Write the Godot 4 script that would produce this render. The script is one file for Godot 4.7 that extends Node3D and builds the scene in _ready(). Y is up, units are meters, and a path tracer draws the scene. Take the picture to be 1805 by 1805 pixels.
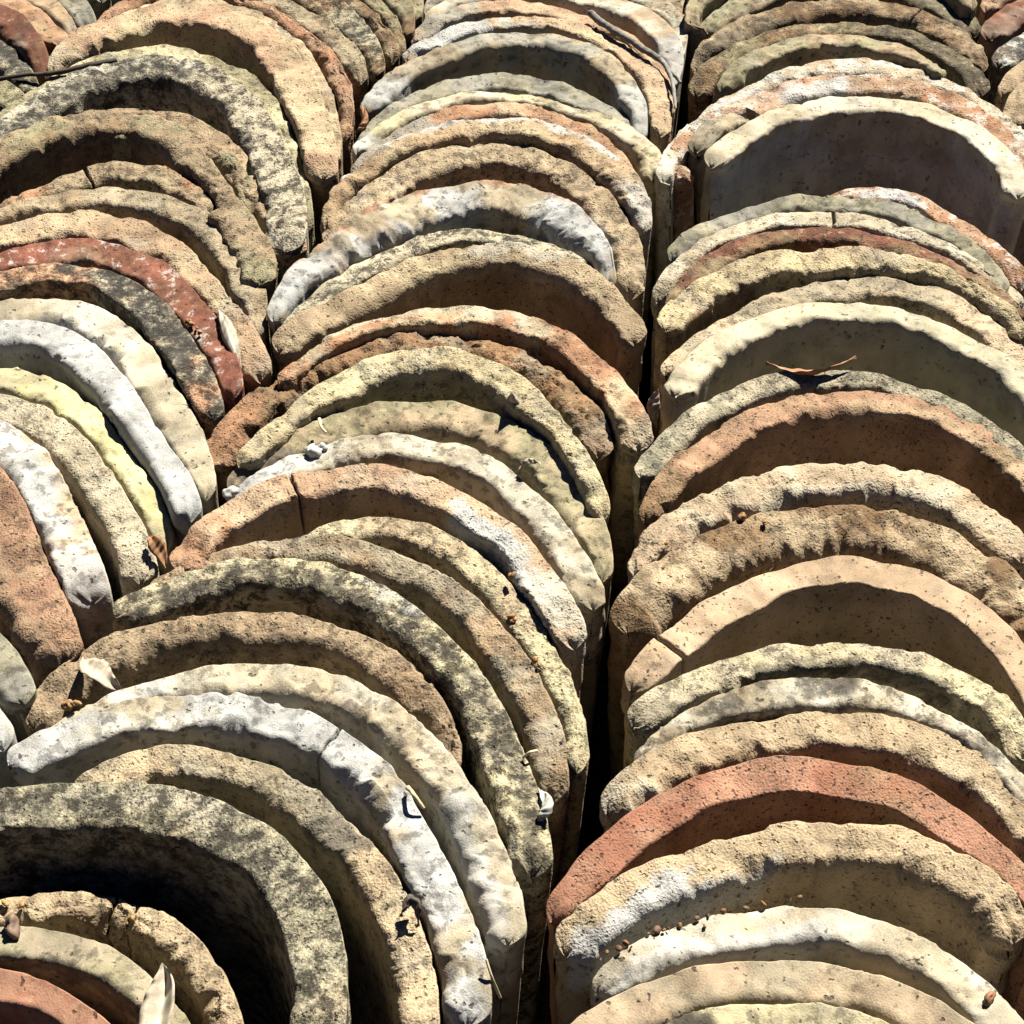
extends Node3D
# Old canal roof tiles stood on end and nested one behind the other in rows, in hard sunlight.

const TOP := 0.42
const DEPTHS := [0.0012, 0.003, 0.0055, 0.009, 0.013, 0.018, 0.024, 0.031, 0.04, 0.052, 0.07, 0.1, 0.15, 0.24, 0.41]
const CLAY := {
	"cream": Color(0.313, 0.275, 0.2),
	"yellow": Color(0.302, 0.27, 0.173),
	"brightyellow": Color(0.356, 0.329, 0.178),
	"pinkbuff": Color(0.297, 0.232, 0.159),
	"greybuff": Color(0.238, 0.205, 0.146),
	"pale": Color(0.335, 0.313, 0.254),
	"white": Color(0.308, 0.31, 0.302),
	"whitepink": Color(0.335, 0.319, 0.302),
	"buff": Color(0.292, 0.23, 0.149),
	"sand": Color(0.289, 0.228, 0.149),
	"tan": Color(0.211, 0.162, 0.105),
	"brown": Color(0.13, 0.084, 0.046),
	"brownbuff": Color(0.205, 0.151, 0.097),
	"olive": Color(0.184, 0.167, 0.103),
	"darkolive": Color(0.13, 0.113, 0.065),
	"grey": Color(0.184, 0.178, 0.151),
	"bluegrey": Color(0.27, 0.281, 0.281),
	"greygreen": Color(0.205, 0.192, 0.14),
	"creamgreen": Color(0.302, 0.281, 0.2),
	"red": Color(0.2, 0.092, 0.059),
	"redpink": Color(0.232, 0.127, 0.084),
	"redbrown": Color(0.184, 0.07, 0.046),
	"darkred": Color(0.119, 0.051, 0.032),
	"rust": Color(0.184, 0.108, 0.07),
	"clay": Color(0.243, 0.151, 0.097),
	"orange": Color(0.238, 0.13, 0.076),
	"orangebuff": Color(0.281, 0.189, 0.124),
	"orangetan": Color(0.259, 0.184, 0.113),
	"orangebrown": Color(0.194, 0.113, 0.059),
	"peach": Color(0.308, 0.227, 0.151),
	"buffpink": Color(0.313, 0.238, 0.167),
	"peachtan": Color(0.281, 0.2, 0.13),
	"bright": Color(0.324, 0.27, 0.167),
	"darkcream": Color(0.216, 0.192, 0.135),
	"creamgrey": Color(0.281, 0.254, 0.189),
	"buffgrey": Color(0.243, 0.205, 0.14),
	"greytan": Color(0.232, 0.194, 0.135),
	"olivegrey": Color(0.167, 0.154, 0.108),
	"dark": Color(0.065, 0.054, 0.041),
	"charcoal": Color(0.049, 0.046, 0.041),
	"black": Color(0.027, 0.024, 0.022),
}
const ROWS := ["roof tiles standing in the far left corner", "roof tiles standing in the left row", "roof tiles standing in the middle row", "roof tiles standing in the right row", "roof tiles standing at the far right edge"]

var rng := RandomNumberGenerator.new()
var broad := FastNoiseLite.new()
var mid := FastNoiseLite.new()
var fine := FastNoiseLite.new()
var ridge := FastNoiseLite.new()
var blotch := FastNoiseLite.new()
var crag := FastNoiseLite.new()
var facet := FastNoiseLite.new()
var grains := {}
var marks := {}
var names := {}
var heights := {}   # the highest tile top in each 3 mm square of the ground plan


func _ready() -> void:
	rng.seed = 7
	var cam := Camera3D.new()
	cam.name = "camera"
	cam.fov = 32.8
	cam.position = Vector3(0, TOP + 0.6, 0)
	cam.rotation_degrees = Vector3(-45, 0, 0)
	cam.near = 0.02
	cam.far = 400.0
	add_child(cam)
	cam.current = true

	var sky_mat := ProceduralSkyMaterial.new()
	sky_mat.sky_top_color = Color(0.20, 0.36, 0.66)
	sky_mat.sky_horizon_color = Color(0.62, 0.70, 0.80)
	sky_mat.ground_bottom_color = Color(0.16, 0.13, 0.10)
	sky_mat.ground_horizon_color = Color(0.5, 0.5, 0.48)
	sky_mat.sky_energy_multiplier = 0.8
	var sky := Sky.new()
	sky.sky_material = sky_mat
	var env := Environment.new()
	env.background_mode = Environment.BG_SKY
	env.sky = sky
	env.background_energy_multiplier = 0.16
	env.tonemap_mode = Environment.TONE_MAPPER_LINEAR
	env.tonemap_exposure = 3.35
	env.sdfgi_enabled = true
	env.ssao_enabled = true
	env.ssil_enabled = true
	var world := WorldEnvironment.new()
	world.name = "world"
	world.environment = env
	add_child(world)

	var sun := DirectionalLight3D.new()
	sun.name = "sun"
	sun.light_energy = 1.6
	sun.light_color = Color(1.0, 0.97, 0.91)
	sun.light_angular_distance = 0.5
	sun.shadow_enabled = true
	sun.rotation_degrees = Vector3(-49, 150, 0)
	add_child(sun)

	setup()
	ground()
	var tiles: Array = [
		{"row": 3, "at": Vector2(0.1007, 0.2362), "turn": -0.0001, "half": Vector2(0.0997, 0.1002), "bend": Vector3(-0.0005, -0.0007, -0.0001), "from": -1.350, "to": 1.350, "thick": 0.0133, "rise": 0.000, "clay": "cream", "blotch": "yellow", "share": 0.5, "marks": "k1", "grain": "a", "round": 3, "chips": 0.28, "rough": 0.5, "patches": [[0.2, 0.4, -0.5, 0.6, "black", 0.9]], "cracks": [], "label": "pale yellow tile just showing at the bottom edge, front of the right row"},
		{"row": 3, "at": Vector2(0.0949, 0.2578), "turn": -0.0606, "half": Vector2(0.1033, 0.0984), "bend": Vector3(0.007, 0.0095, -0.0229), "from": -1.350, "to": 1.350, "thick": 0.0166, "rise": 0.000, "clay": "pinkbuff", "blotch": "greybuff", "share": 0.4, "marks": "k0", "grain": "a", "round": 4, "chips": 0.17, "rough": 0.35, "patches": [[0.3, 0.6, 0.75, 1.2, "tan", 0.4]], "cracks": [], "label": "smooth pinkish buff tile second from the front in the right row"},
		{"row": 3, "at": Vector2(0.1013, 0.2781), "turn": -0.0576, "half": Vector2(0.1034, 0.1015), "bend": Vector3(0.0102, 0.0168, -0.0168), "from": -0.752, "to": 1.350, "thick": 0.0174, "rise": 0.000, "clay": "pale", "blotch": "cream", "share": 0.5, "marks": "k0", "grain": "a", "round": 4, "chips": 0.35, "rough": 0.4, "patches": [[0, 0.5, 0.5, 1.5, "white", 0.6]], "cracks": [], "label": "pale greyish white tile with golden seeds lodged along its back edge"},
		{"row": 3, "at": Vector2(0.1095, 0.3222), "turn": -0.236, "half": Vector2(0.1059, 0.098), "bend": Vector3(0.0135, 0.0152, -0.0612), "from": -0.857, "to": 1.350, "thick": 0.0200, "rise": 0.000, "clay": "buff", "blotch": "sand", "share": 0.5, "marks": "k0", "grain": "b", "round": 5, "chips": 0.63, "rough": 0.65, "patches": [[0, 0.28, 0.55, 1.8, "white", 0.95], [0.28, 0.42, 0.9, 1.6, "white", 0.6]], "cracks": [], "label": "buff tile with crumbly front rim and white lime at its left end"},
		{"row": 3, "at": Vector2(0.1132, 0.3459), "turn": 0.1132, "half": Vector2(0.1107, 0.1022), "bend": Vector3(0.027, 0.0074, 0.0331), "from": -1.336, "to": 1.350, "thick": 0.0168, "rise": 0.000, "clay": "red", "blotch": "redpink", "share": 0.6, "marks": "k1p", "grain": "b", "round": 1.2, "chips": 0.14, "rough": 0.25, "patches": [[0.52, 0.68, 0, 1, "orange", 0.5]], "cracks": [], "label": "salmon red tile with pitted flat top, the only red one in the right row"},
		{"row": 3, "at": Vector2(0.1271, 0.3833), "turn": -0.0832, "half": Vector2(0.1032, 0.0979), "bend": Vector3(0.0064, 0.0063, -0.0386), "from": -0.962, "to": 1.350, "thick": 0.0217, "rise": 0.000, "clay": "sand", "blotch": "tan", "share": 0.5, "marks": "k0", "grain": "b", "round": 4, "chips": 0.63, "rough": 0.8, "patches": [[0, 0.06, -0.5, 2, "pale", 0.8], [0.75, 0.95, 0.6, 1.3, "cream", 0.5]], "cracks": [], "label": "sandy tan tile with lumpy broken inner rim right behind the salmon red tile"},
		{"row": 3, "at": Vector2(0.1308, 0.3945), "turn": -0.0163, "half": Vector2(0.0968, 0.1033), "bend": Vector3(0.004, 0.008, -0.0087), "from": -0.981, "to": 1.350, "thick": 0.0177, "rise": 0.000, "clay": "greybuff", "blotch": "pale", "share": 0.5, "marks": "k2", "grain": "a", "round": 4, "chips": 0.35, "rough": 0.5, "patches": [[0.15, 0.27, 0.1, 0.8, "charcoal", 0.85], [0.42, 0.5, 0, 0.7, "charcoal", 0.85], [0.75, 0.85, 0.1, 0.8, "charcoal", 0.7]], "cracks": [], "label": "greyish buff tile with charcoal stains behind the lumpy sandy tan tile"},
		{"row": 3, "at": Vector2(0.1322, 0.4225), "turn": -0.1506, "half": Vector2(0.1026, 0.0978), "bend": Vector3(0.0117, 0.0134, -0.0402), "from": -0.804, "to": 1.350, "thick": 0.0165, "rise": 0.000, "clay": "cream", "blotch": "yellow", "share": 0.6, "marks": "k2", "grain": "b", "round": 3, "chips": 0.42, "rough": 0.65, "patches": [[0.3, 0.8, 0.75, 1.3, "charcoal", 0.7]], "cracks": [], "label": "pale yellow lichened tile with black edge spots in front of the clean peach tile"},
		{"row": 3, "at": Vector2(0.1438, 0.4615), "turn": 0.1992, "half": Vector2(0.1035, 0.1048), "bend": Vector3(0.0301, 0.014, 0.0459), "from": -1.427, "to": 1.350, "thick": 0.0167, "rise": 0.000, "clay": "peach", "blotch": "buffpink", "share": 0.4, "marks": "k0p", "grain": "a", "round": 1, "chips": 0.1, "rough": 0.2, "patches": [], "cracks": [0.1], "label": "clean peach tile with sharp edges, smooth shaded hollow and cracked left tip"},
		{"row": 3, "at": Vector2(0.1456, 0.5025), "turn": 0.0736, "half": Vector2(0.11, 0.101), "bend": Vector3(0.0251, 0.0202, 0.0142), "from": -1.304, "to": 1.350, "thick": 0.0275, "rise": 0.000, "clay": "sand", "blotch": "brown", "share": 0.45, "marks": "k1", "grain": "b", "round": 9, "chips": 0.49, "rough": 1, "patches": [[0, 0.9, 0.75, 2, "tan", 0.5]], "cracks": [], "label": "rough brownish yellow tile with thick rounded rim behind the clean peach tile"},
		{"row": 3, "at": Vector2(0.1554, 0.536), "turn": -0.1527, "half": Vector2(0.1016, 0.1036), "bend": Vector3(0.0073, 0.0143, -0.0426), "from": -1.158, "to": 1.350, "thick": 0.0232, "rise": 0.000, "clay": "pinkbuff", "blotch": "cream", "share": 0.5, "marks": "k0", "grain": "b", "round": 6, "chips": 0.63, "rough": 0.9, "patches": [[0.3, 0.8, 0.7, 1.3, "pale", 0.6]], "cracks": [], "label": "pinkish buff tile with crumbling whitish rim behind the rough thick rounded tile"},
		{"row": 3, "at": Vector2(0.1693, 0.5875), "turn": 0.1212, "half": Vector2(0.1083, 0.1024), "bend": Vector3(0.0269, 0.0111, 0.0311), "from": -1.587, "to": 1.350, "thick": 0.0191, "rise": 0.000, "clay": "clay", "blotch": "brown", "share": 0.4, "marks": "k0", "grain": "b", "round": 3, "chips": 0.56, "rough": 0.6, "patches": [[0.5, 1, 0.4, 1, "buff", 0.5]], "cracks": [], "label": "brownish pink tile with wide dark brown hollow and broken left corner"},
		{"row": 3, "at": Vector2(0.1633, 0.5992), "turn": 0.0599, "half": Vector2(0.1115, 0.1042), "bend": Vector3(0.0146, 0.0013, 0.0313), "from": -1.340, "to": 1.350, "thick": 0.0139, "rise": 0.000, "clay": "greygreen", "blotch": "cream", "share": 0.6, "marks": "k2", "grain": "b", "round": 3, "chips": 0.21, "rough": 0.5, "patches": [], "cracks": [], "label": "grey green lichened tile pressed against the back of the brownish pink tile"},
		{"row": 3, "at": Vector2(0.1774, 0.6527), "turn": 0.0137, "half": Vector2(0.1096, 0.1032), "bend": Vector3(0.0068, -0.001, 0.0253), "from": -1.243, "to": 1.350, "thick": 0.0188, "rise": 0.006, "clay": "creamgreen", "blotch": "cream", "share": 0.5, "marks": "k0", "grain": "a", "round": 4, "chips": 0.28, "rough": 0.4, "patches": [], "cracks": [], "label": "pale greenish cream tile with a curved brown leaf lying in front of its hollow"},
		{"row": 3, "at": Vector2(0.1823, 0.6827), "turn": 0.248, "half": Vector2(0.1066, 0.1043), "bend": Vector3(0.0369, 0.0161, 0.0502), "from": -1.581, "to": 1.350, "thick": 0.0201, "rise": 0.000, "clay": "greybuff", "blotch": "pinkbuff", "share": 0.5, "marks": "k1", "grain": "b", "round": 4, "chips": 0.35, "rough": 0.5, "patches": [[0.55, 0.57, 0.35, 0.6, "black", 0.95]], "cracks": [], "label": "speckled pinkish grey tile with a small round black hole on its top"},
		{"row": 3, "at": Vector2(0.1775, 0.7102), "turn": -0.0262, "half": Vector2(0.1069, 0.0994), "bend": Vector3(0.0096, 0.012, -0.002), "from": -1.229, "to": 1.355, "thick": 0.0191, "rise": 0.004, "clay": "bright", "blotch": "sand", "share": 0.4, "marks": "k1", "grain": "b", "round": 3, "chips": 0.56, "rough": 0.75, "patches": [[0, 0.3, 1, 3.5, "brown", 0.8]], "cracks": [], "label": "bright sandy yellow tile with rough dark left end face"},
		{"row": 3, "at": Vector2(0.1835, 0.7334), "turn": -0.014, "half": Vector2(0.1058, 0.1013), "bend": Vector3(-0.0217, -0.0082, 0.0132), "from": -1.266, "to": 1.369, "thick": 0.0168, "rise": 0.000, "clay": "darkred", "blotch": "brown", "share": 0.5, "marks": "k1", "grain": "b", "round": 4, "chips": 0.49, "rough": 0.65, "patches": [], "cracks": [], "label": "dark reddish brown tile between a cream tile and a bright sandy tile"},
		{"row": 3, "at": Vector2(0.1818, 0.7462), "turn": -0.105, "half": Vector2(0.1128, 0.1024), "bend": Vector3(-0.0227, 0.0093, 0.0432), "from": -1.154, "to": 1.452, "thick": 0.0156, "rise": 0.000, "clay": "cream", "blotch": "pale", "share": 0.5, "marks": "k1", "grain": "b", "round": 3, "chips": 0.35, "rough": 0.5, "patches": [], "cracks": [0.52], "label": "cream white tile with a fine crack across its top, behind the dark reddish brown tile"},
		{"row": 3, "at": Vector2(0.1774, 0.7593), "turn": 0.0534, "half": Vector2(0.1057, 0.1058), "bend": Vector3(0.0073, 0.0216, 0.0043), "from": -1.084, "to": 1.350, "thick": 0.0130, "rise": 0.000, "clay": "greygreen", "blotch": "grey", "share": 0.5, "marks": "k1", "grain": "a", "round": 3, "chips": 0.21, "rough": 0.45, "patches": [], "cracks": [], "label": "thin grey green tile in front of the wide smooth grey hollow"},
		{"row": 3, "at": Vector2(0.2198, 0.761), "turn": -0.0648, "half": Vector2(0.0827, 0.1121), "bend": Vector3(-0.0102, -0.0066, 0.0527), "from": -0.317, "to": 1.350, "thick": 0.0157, "rise": 0.000, "clay": "orange", "blotch": "clay", "share": 0.5, "marks": "w2", "grain": "b", "round": 3, "chips": 0.49, "rough": 0.6, "patches": [[0.15, 0.4, 0.2, 1, "white", 0.9]], "cracks": [], "label": "broken orange tile with white lime patches under the wide grey tile"},
		{"row": 3, "at": Vector2(0.2039, 0.8438), "turn": 0.0836, "half": Vector2(0.0993, 0.1006), "bend": Vector3(0.0316, 0.0226, 0.0075), "from": -1.282, "to": 1.522, "thick": 0.0178, "rise": 0.020, "clay": "cream", "blotch": "pale", "share": 0.5, "marks": "k0", "grain": "a", "round": 2.5, "chips": 0.28, "rough": 0.4, "patches": [[-0.5, 1.5, 1.1, 30, "white", 0.9], [0.35, 0.72, 0.9, 2.4, "buff", 0.6], [0.3, 0.7, 3, 7, "grey", 0.5]], "cracks": [], "label": "tallest pale grey tile with wide smooth grey hollow and square left end"},
		{"row": 3, "at": Vector2(0.1976, 0.873), "turn": 0.0031, "half": Vector2(0.0996, 0.0993), "bend": Vector3(-0.0029, -0.0013, -0.0073), "from": -1.135, "to": -0.595, "thick": 0.0172, "rise": 0.008, "clay": "greybuff", "blotch": "grey", "share": 0.5, "marks": "k1", "grain": "a", "round": 3, "chips": 0.28, "rough": 0.5, "patches": [], "cracks": [], "label": "small grey broken tile end wedged behind the tallest grey tile"},
		{"row": 3, "at": Vector2(0.2094, 0.8942), "turn": 0.2505, "half": Vector2(0.1136, 0.1065), "bend": Vector3(0.0357, 0.0085, 0.0497), "from": -1.790, "to": 1.350, "thick": 0.0203, "rise": 0.000, "clay": "orangebuff", "blotch": "orange", "share": 0.5, "marks": "w2", "grain": "b", "round": 4, "chips": 0.42, "rough": 0.65, "patches": [[0.38, 0.5, 0.3, 1.2, "white", 0.85], [0.1, 0.3, 0, 0.5, "pale", 0.6], [0.7, 1, 0.4, 1, "orange", 0.6]], "cracks": [], "label": "orange tile with a white crusted patch just behind the tallest grey tile"},
		{"row": 3, "at": Vector2(0.2106, 0.9044), "turn": 0.1139, "half": Vector2(0.1175, 0.1111), "bend": Vector3(0.0525, -0.0011, 0.0634), "from": -1.833, "to": 1.350, "thick": 0.0181, "rise": 0.000, "clay": "pinkbuff", "blotch": "pale", "share": 0.6, "marks": "w2", "grain": "b", "round": 4, "chips": 0.35, "rough": 0.6, "patches": [[0.15, 0.4, 0.2, 1.2, "white", 0.75]], "cracks": [], "label": "whitish pink tile with pale crust behind the orange crusted tile"},
		{"row": 3, "at": Vector2(0.2085, 0.9518), "turn": 0.0529, "half": Vector2(0.0822, 0.1009), "bend": Vector3(0.0099, 0.0176, -0.0214), "from": -1.293, "to": 1.065, "thick": 0.0187, "rise": 0.004, "clay": "olive", "blotch": "tan", "share": 0.5, "marks": "k1", "grain": "a", "round": 4, "chips": 0.35, "rough": 0.6, "patches": [], "cracks": [], "label": "short olive brown tile resting narrower than the dark tiles behind it"},
		{"row": 3, "at": Vector2(0.211, 0.9641), "turn": 0.1885, "half": Vector2(0.1029, 0.1076), "bend": Vector3(0.0276, 0.0162, 0.0104), "from": -1.439, "to": 1.136, "thick": 0.0172, "rise": 0.000, "clay": "darkolive", "blotch": "brown", "share": 0.5, "marks": "k2", "grain": "b", "round": 4, "chips": 0.42, "rough": 0.6, "patches": [[0.6, 1, 0, 1.5, "dark", 0.7]], "cracks": [], "label": "thin dark brown tile close behind the short olive brown tile"},
		{"row": 3, "at": Vector2(0.2177, 1.0054), "turn": -0.0343, "half": Vector2(0.1019, 0.0982), "bend": Vector3(0.0316, 0.0151, 0.0014), "from": -1.406, "to": 1.471, "thick": 0.0207, "rise": 0.000, "clay": "brown", "blotch": "tan", "share": 0.5, "marks": "k2", "grain": "b", "round": 5, "chips": 0.42, "rough": 0.65, "patches": [[0, 0.35, 0.2, 1.5, "dark", 0.7]], "cracks": [0.72], "label": "brown tile split by a dark notch on its right arm near the top edge"},
		{"row": 3, "at": Vector2(0.2224, 1.0314), "turn": 0.0285, "half": Vector2(0.1058, 0.1027), "bend": Vector3(0.0247, 0.0108, 0.0102), "from": -1.258, "to": 1.192, "thick": 0.0215, "rise": 0.000, "clay": "olive", "blotch": "brown", "share": 0.5, "marks": "k2", "grain": "a", "round": 4, "chips": 0.35, "rough": 0.5, "patches": [[0.7, 1, 0, 1, "dark", 0.6]], "cracks": [], "label": "rearmost olive brown tile visible in the right row, cut by the top edge"},
		{"row": 3, "at": Vector2(0.2189, 1.0529), "turn": 0.0039, "half": Vector2(0.1029, 0.1016), "bend": Vector3(0.0082, 0.01, 0.0015), "from": -1.552, "to": 1.314, "thick": 0.0221, "rise": 0.010, "clay": "olive", "blotch": "tan", "share": 0.5, "marks": "k1", "grain": "a", "round": 4, "chips": 0.35, "rough": 0.5, "patches": [], "cracks": [], "label": "olive tile mostly beyond the top edge at the back of the right row"},
		{"row": 3, "at": Vector2(0.2251, 1.0845), "turn": 0.0093, "half": Vector2(0.1044, 0.1023), "bend": Vector3(0.0098, 0.0105, 0.0047), "from": -1.583, "to": 1.328, "thick": 0.0229, "rise": 0.010, "clay": "tan", "blotch": "olive", "share": 0.5, "marks": "k1", "grain": "a", "round": 4, "chips": 0.28, "rough": 0.5, "patches": [], "cracks": [], "label": "tan tile beyond the top edge, second from the back of the right row"},
		{"row": 3, "at": Vector2(0.1211, 1.0084), "turn": -0.0009, "half": Vector2(0.0982, 0.1018), "bend": Vector3(-0.0001, -0.0003, 0.0058), "from": -0.244, "to": 0.171, "thick": 0.0208, "rise": 0.000, "clay": "olive", "blotch": "brown", "share": 0.5, "marks": "k1", "grain": "a", "round": 4, "chips": 0.28, "rough": 0.5, "patches": [], "cracks": [], "label": "olive tile closing the gap between middle and right rows at the top edge"},
		{"row": 4, "at": Vector2(0.4146, 0.9417), "turn": 0.1981, "half": Vector2(0.103, 0.1036), "bend": Vector3(0.027, 0.0203, 0.0318), "from": -1.727, "to": 1.350, "thick": 0.0212, "rise": 0.000, "clay": "tan", "blotch": "buff", "share": 0.5, "marks": "k1", "grain": "b", "round": 3, "chips": 0.35, "rough": 0.6, "patches": [], "cracks": [], "label": "tan tile end lowest at the right edge of the photo, upper corner"},
		{"row": 4, "at": Vector2(0.4141, 0.9631), "turn": 0.2633, "half": Vector2(0.1028, 0.1039), "bend": Vector3(0.0323, 0.0194, 0.0481), "from": -1.571, "to": 1.350, "thick": 0.0203, "rise": 0.000, "clay": "buff", "blotch": "tan", "share": 0.5, "marks": "k0", "grain": "b", "round": 3, "chips": 0.35, "rough": 0.5, "patches": [], "cracks": [], "label": "buff tile end below the white topped black tile at the right edge"},
		{"row": 4, "at": Vector2(0.4182, 0.9961), "turn": -0.3571, "half": Vector2(0.1081, 0.099), "bend": Vector3(0.0254, 0.0269, -0.0586), "from": -0.929, "to": 1.350, "thick": 0.0211, "rise": 0.000, "clay": "dark", "blotch": "charcoal", "share": 0.5, "marks": "w2", "grain": "b", "round": 3, "chips": 0.35, "rough": 0.65, "patches": [], "cracks": [], "label": "black tile end with whitened top at the right edge of the photo"},
		{"row": 4, "at": Vector2(0.4213, 1.0383), "turn": -0.2968, "half": Vector2(0.1053, 0.0996), "bend": Vector3(0.0215, 0.0233, -0.0621), "from": -1.064, "to": 1.350, "thick": 0.0220, "rise": 0.000, "clay": "clay", "blotch": "darkred", "share": 0.5, "marks": "k0", "grain": "a", "round": 3, "chips": 0.28, "rough": 0.5, "patches": [], "cracks": [], "label": "dusky pink tile end in the top right corner above the black one"},
		{"row": 4, "at": Vector2(0.4296, 1.0784), "turn": -0.2903, "half": Vector2(0.1082, 0.0965), "bend": Vector3(0.0209, 0.0237, -0.0431), "from": -1.105, "to": 1.350, "thick": 0.0230, "rise": 0.000, "clay": "grey", "blotch": "clay", "share": 0.5, "marks": "k1", "grain": "a", "round": 3, "chips": 0.28, "rough": 0.5, "patches": [], "cracks": [], "label": "grey tile end touching the top edge in the far right corner"},
		{"row": 4, "at": Vector2(0.4345, 1.1096), "turn": -0.3141, "half": Vector2(0.1088, 0.0962), "bend": Vector3(0.0211, 0.0237, -0.0458), "from": -1.103, "to": 1.350, "thick": 0.0238, "rise": 0.000, "clay": "tan", "blotch": "grey", "share": 0.5, "marks": "k1", "grain": "a", "round": 4, "chips": 0.28, "rough": 0.5, "patches": [], "cracks": [], "label": "tan grey tile beyond the top right corner, last at the far right"},
		{"row": 2, "at": Vector2(-0.2188, 0.2531), "turn": 0.1201, "half": Vector2(0.1, 0.1004), "bend": Vector3(-0.0013, -0.0022, -0.0008), "from": -1.350, "to": 1.350, "thick": 0.0141, "rise": 0.000, "clay": "redbrown", "blotch": "redpink", "share": 0.5, "marks": "k0", "grain": "a", "round": 2, "chips": 0.14, "rough": 0.3, "patches": [], "cracks": [], "label": "smooth reddish tile in the bottom left corner, front of the middle row"},
		{"row": 2, "at": Vector2(-0.1956, 0.2641), "turn": 0.1065, "half": Vector2(0.0959, 0.1035), "bend": Vector3(-0.0021, -0.0017, 0.0182), "from": -1.350, "to": 1.350, "thick": 0.0145, "rise": 0.000, "clay": "greybuff", "blotch": "olive", "share": 0.5, "marks": "k1", "grain": "a", "round": 3, "chips": 0.28, "rough": 0.4, "patches": [[0.3, 0.8, 0.85, 1.4, "charcoal", 0.7]], "cracks": [], "label": "olive grey tile behind the reddish corner tile, crossed by a large pale leaf"},
		{"row": 2, "at": Vector2(-0.192, 0.2919), "turn": 0.2237, "half": Vector2(0.0939, 0.104), "bend": Vector3(0.0128, 0.0192, 0.0024), "from": -1.350, "to": 1.350, "thick": 0.0147, "rise": -0.012, "clay": "sand", "blotch": "tan", "share": 0.5, "marks": "k1", "grain": "b", "round": 5, "chips": 0.7, "rough": 1, "patches": [], "cracks": [0.52, 0.56], "label": "low tan tile with split crumbling top in the shadow of the big lichened tile"},
		{"row": 2, "at": Vector2(-0.1734, 0.3222), "turn": -0.1194, "half": Vector2(0.1134, 0.114), "bend": Vector3(-0.0357, 0.0029, -0.0436), "from": -1.350, "to": 1.913, "thick": 0.0224, "rise": 0.012, "clay": "olivegrey", "blotch": "greygreen", "share": 0.5, "marks": "k3", "grain": "b", "round": 2, "chips": 0.21, "rough": 0.5, "patches": [[0.5, 0.62, 0, 0.6, "pale", 0.5], [0.3, 0.5, 0.2, 0.8, "charcoal", 0.6], [0.6, 0.75, 0.3, 1.1, "charcoal", 0.6]], "cracks": [], "label": "big thick grey green tile with yellow lichen and deep black hollow"},
		{"row": 2, "at": Vector2(-0.1276, 0.3406), "turn": -0.2298, "half": Vector2(0.0967, 0.1169), "bend": Vector3(-0.0195, -0.0054, 0.0186), "from": -0.402, "to": 2.021, "thick": 0.0164, "rise": 0.000, "clay": "buffgrey", "blotch": "sand", "share": 0.5, "marks": "k1", "grain": "b", "round": 4, "chips": 0.35, "rough": 0.6, "patches": [[0.5, 0.6, 0, 1, "charcoal", 0.75]], "cracks": [], "label": "buff granular tile with stepped notch between big lichened tile and cracked white tile"},
		{"row": 2, "at": Vector2(-0.1303, 0.3728), "turn": 0.1319, "half": Vector2(0.1257, 0.1047), "bend": Vector3(-0.0819, 0.0396, 0.0532), "from": -0.862, "to": 1.820, "thick": 0.0189, "rise": 0.004, "clay": "white", "blotch": "greybuff", "share": 0.32, "marks": "k1", "grain": "a", "round": 4, "chips": 0.63, "rough": 0.75, "patches": [[0, 0.12, -1, 2, "white", 0.9], [0.12, 0.3, 0.6, 1.4, "pale", 0.6]], "cracks": [0.5], "label": "bluish white tile with a crack across its top and a bulbous left end"},
		{"row": 2, "at": Vector2(-0.112, 0.394), "turn": 0.1595, "half": Vector2(0.1215, 0.103), "bend": Vector3(-0.0512, 0.0199, 0.0523), "from": -1.095, "to": 1.663, "thick": 0.0184, "rise": 0.002, "clay": "pale", "blotch": "cream", "share": 0.5, "marks": "k1", "grain": "a", "round": 5, "chips": 0.42, "rough": 0.6, "patches": [[0.1, 0.2, 0, 1, "white", 0.8], [0.75, 1, 0.4, 1.2, "white", 0.7]], "cracks": [], "label": "creamy white tile leaning on the back of the cracked white tile"},
		{"row": 2, "at": Vector2(-0.1236, 0.4407), "turn": 0.0954, "half": Vector2(0.1028, 0.0983), "bend": Vector3(0.0045, 0.0044, -0.0146), "from": -1.276, "to": 1.370, "thick": 0.0183, "rise": -0.002, "clay": "brownbuff", "blotch": "tan", "share": 0.5, "marks": "k2", "grain": "b", "round": 6, "chips": 0.42, "rough": 0.75, "patches": [[0.3, 0.6, 0.75, 1.3, "dark", 0.5], [0.75, 0.9, 0.2, 0.9, "brown", 0.6]], "cracks": [], "label": "brown tile with broken left tip carrying a curled pale leaf"},
		{"row": 2, "at": Vector2(-0.0927, 0.4465), "turn": -0.5779, "half": Vector2(0.0953, 0.1377), "bend": Vector3(-0.0401, 0.0048, -0.0572), "from": -0.323, "to": 2.398, "thick": 0.0199, "rise": 0.002, "clay": "darkcream", "blotch": "yellow", "share": 0.6, "marks": "k3", "grain": "b", "round": 5, "chips": 0.35, "rough": 0.65, "patches": [[0, 0.62, 0.3, 1, "black", 0.8], [0.5, 1, 0.15, 0.6, "black", 0.75], [0.38, 0.5, -0.2, 0.3, "white", 0.5]], "cracks": [], "label": "tile mottled with black and pale lichen, longest right arm in the middle row"},
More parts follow.
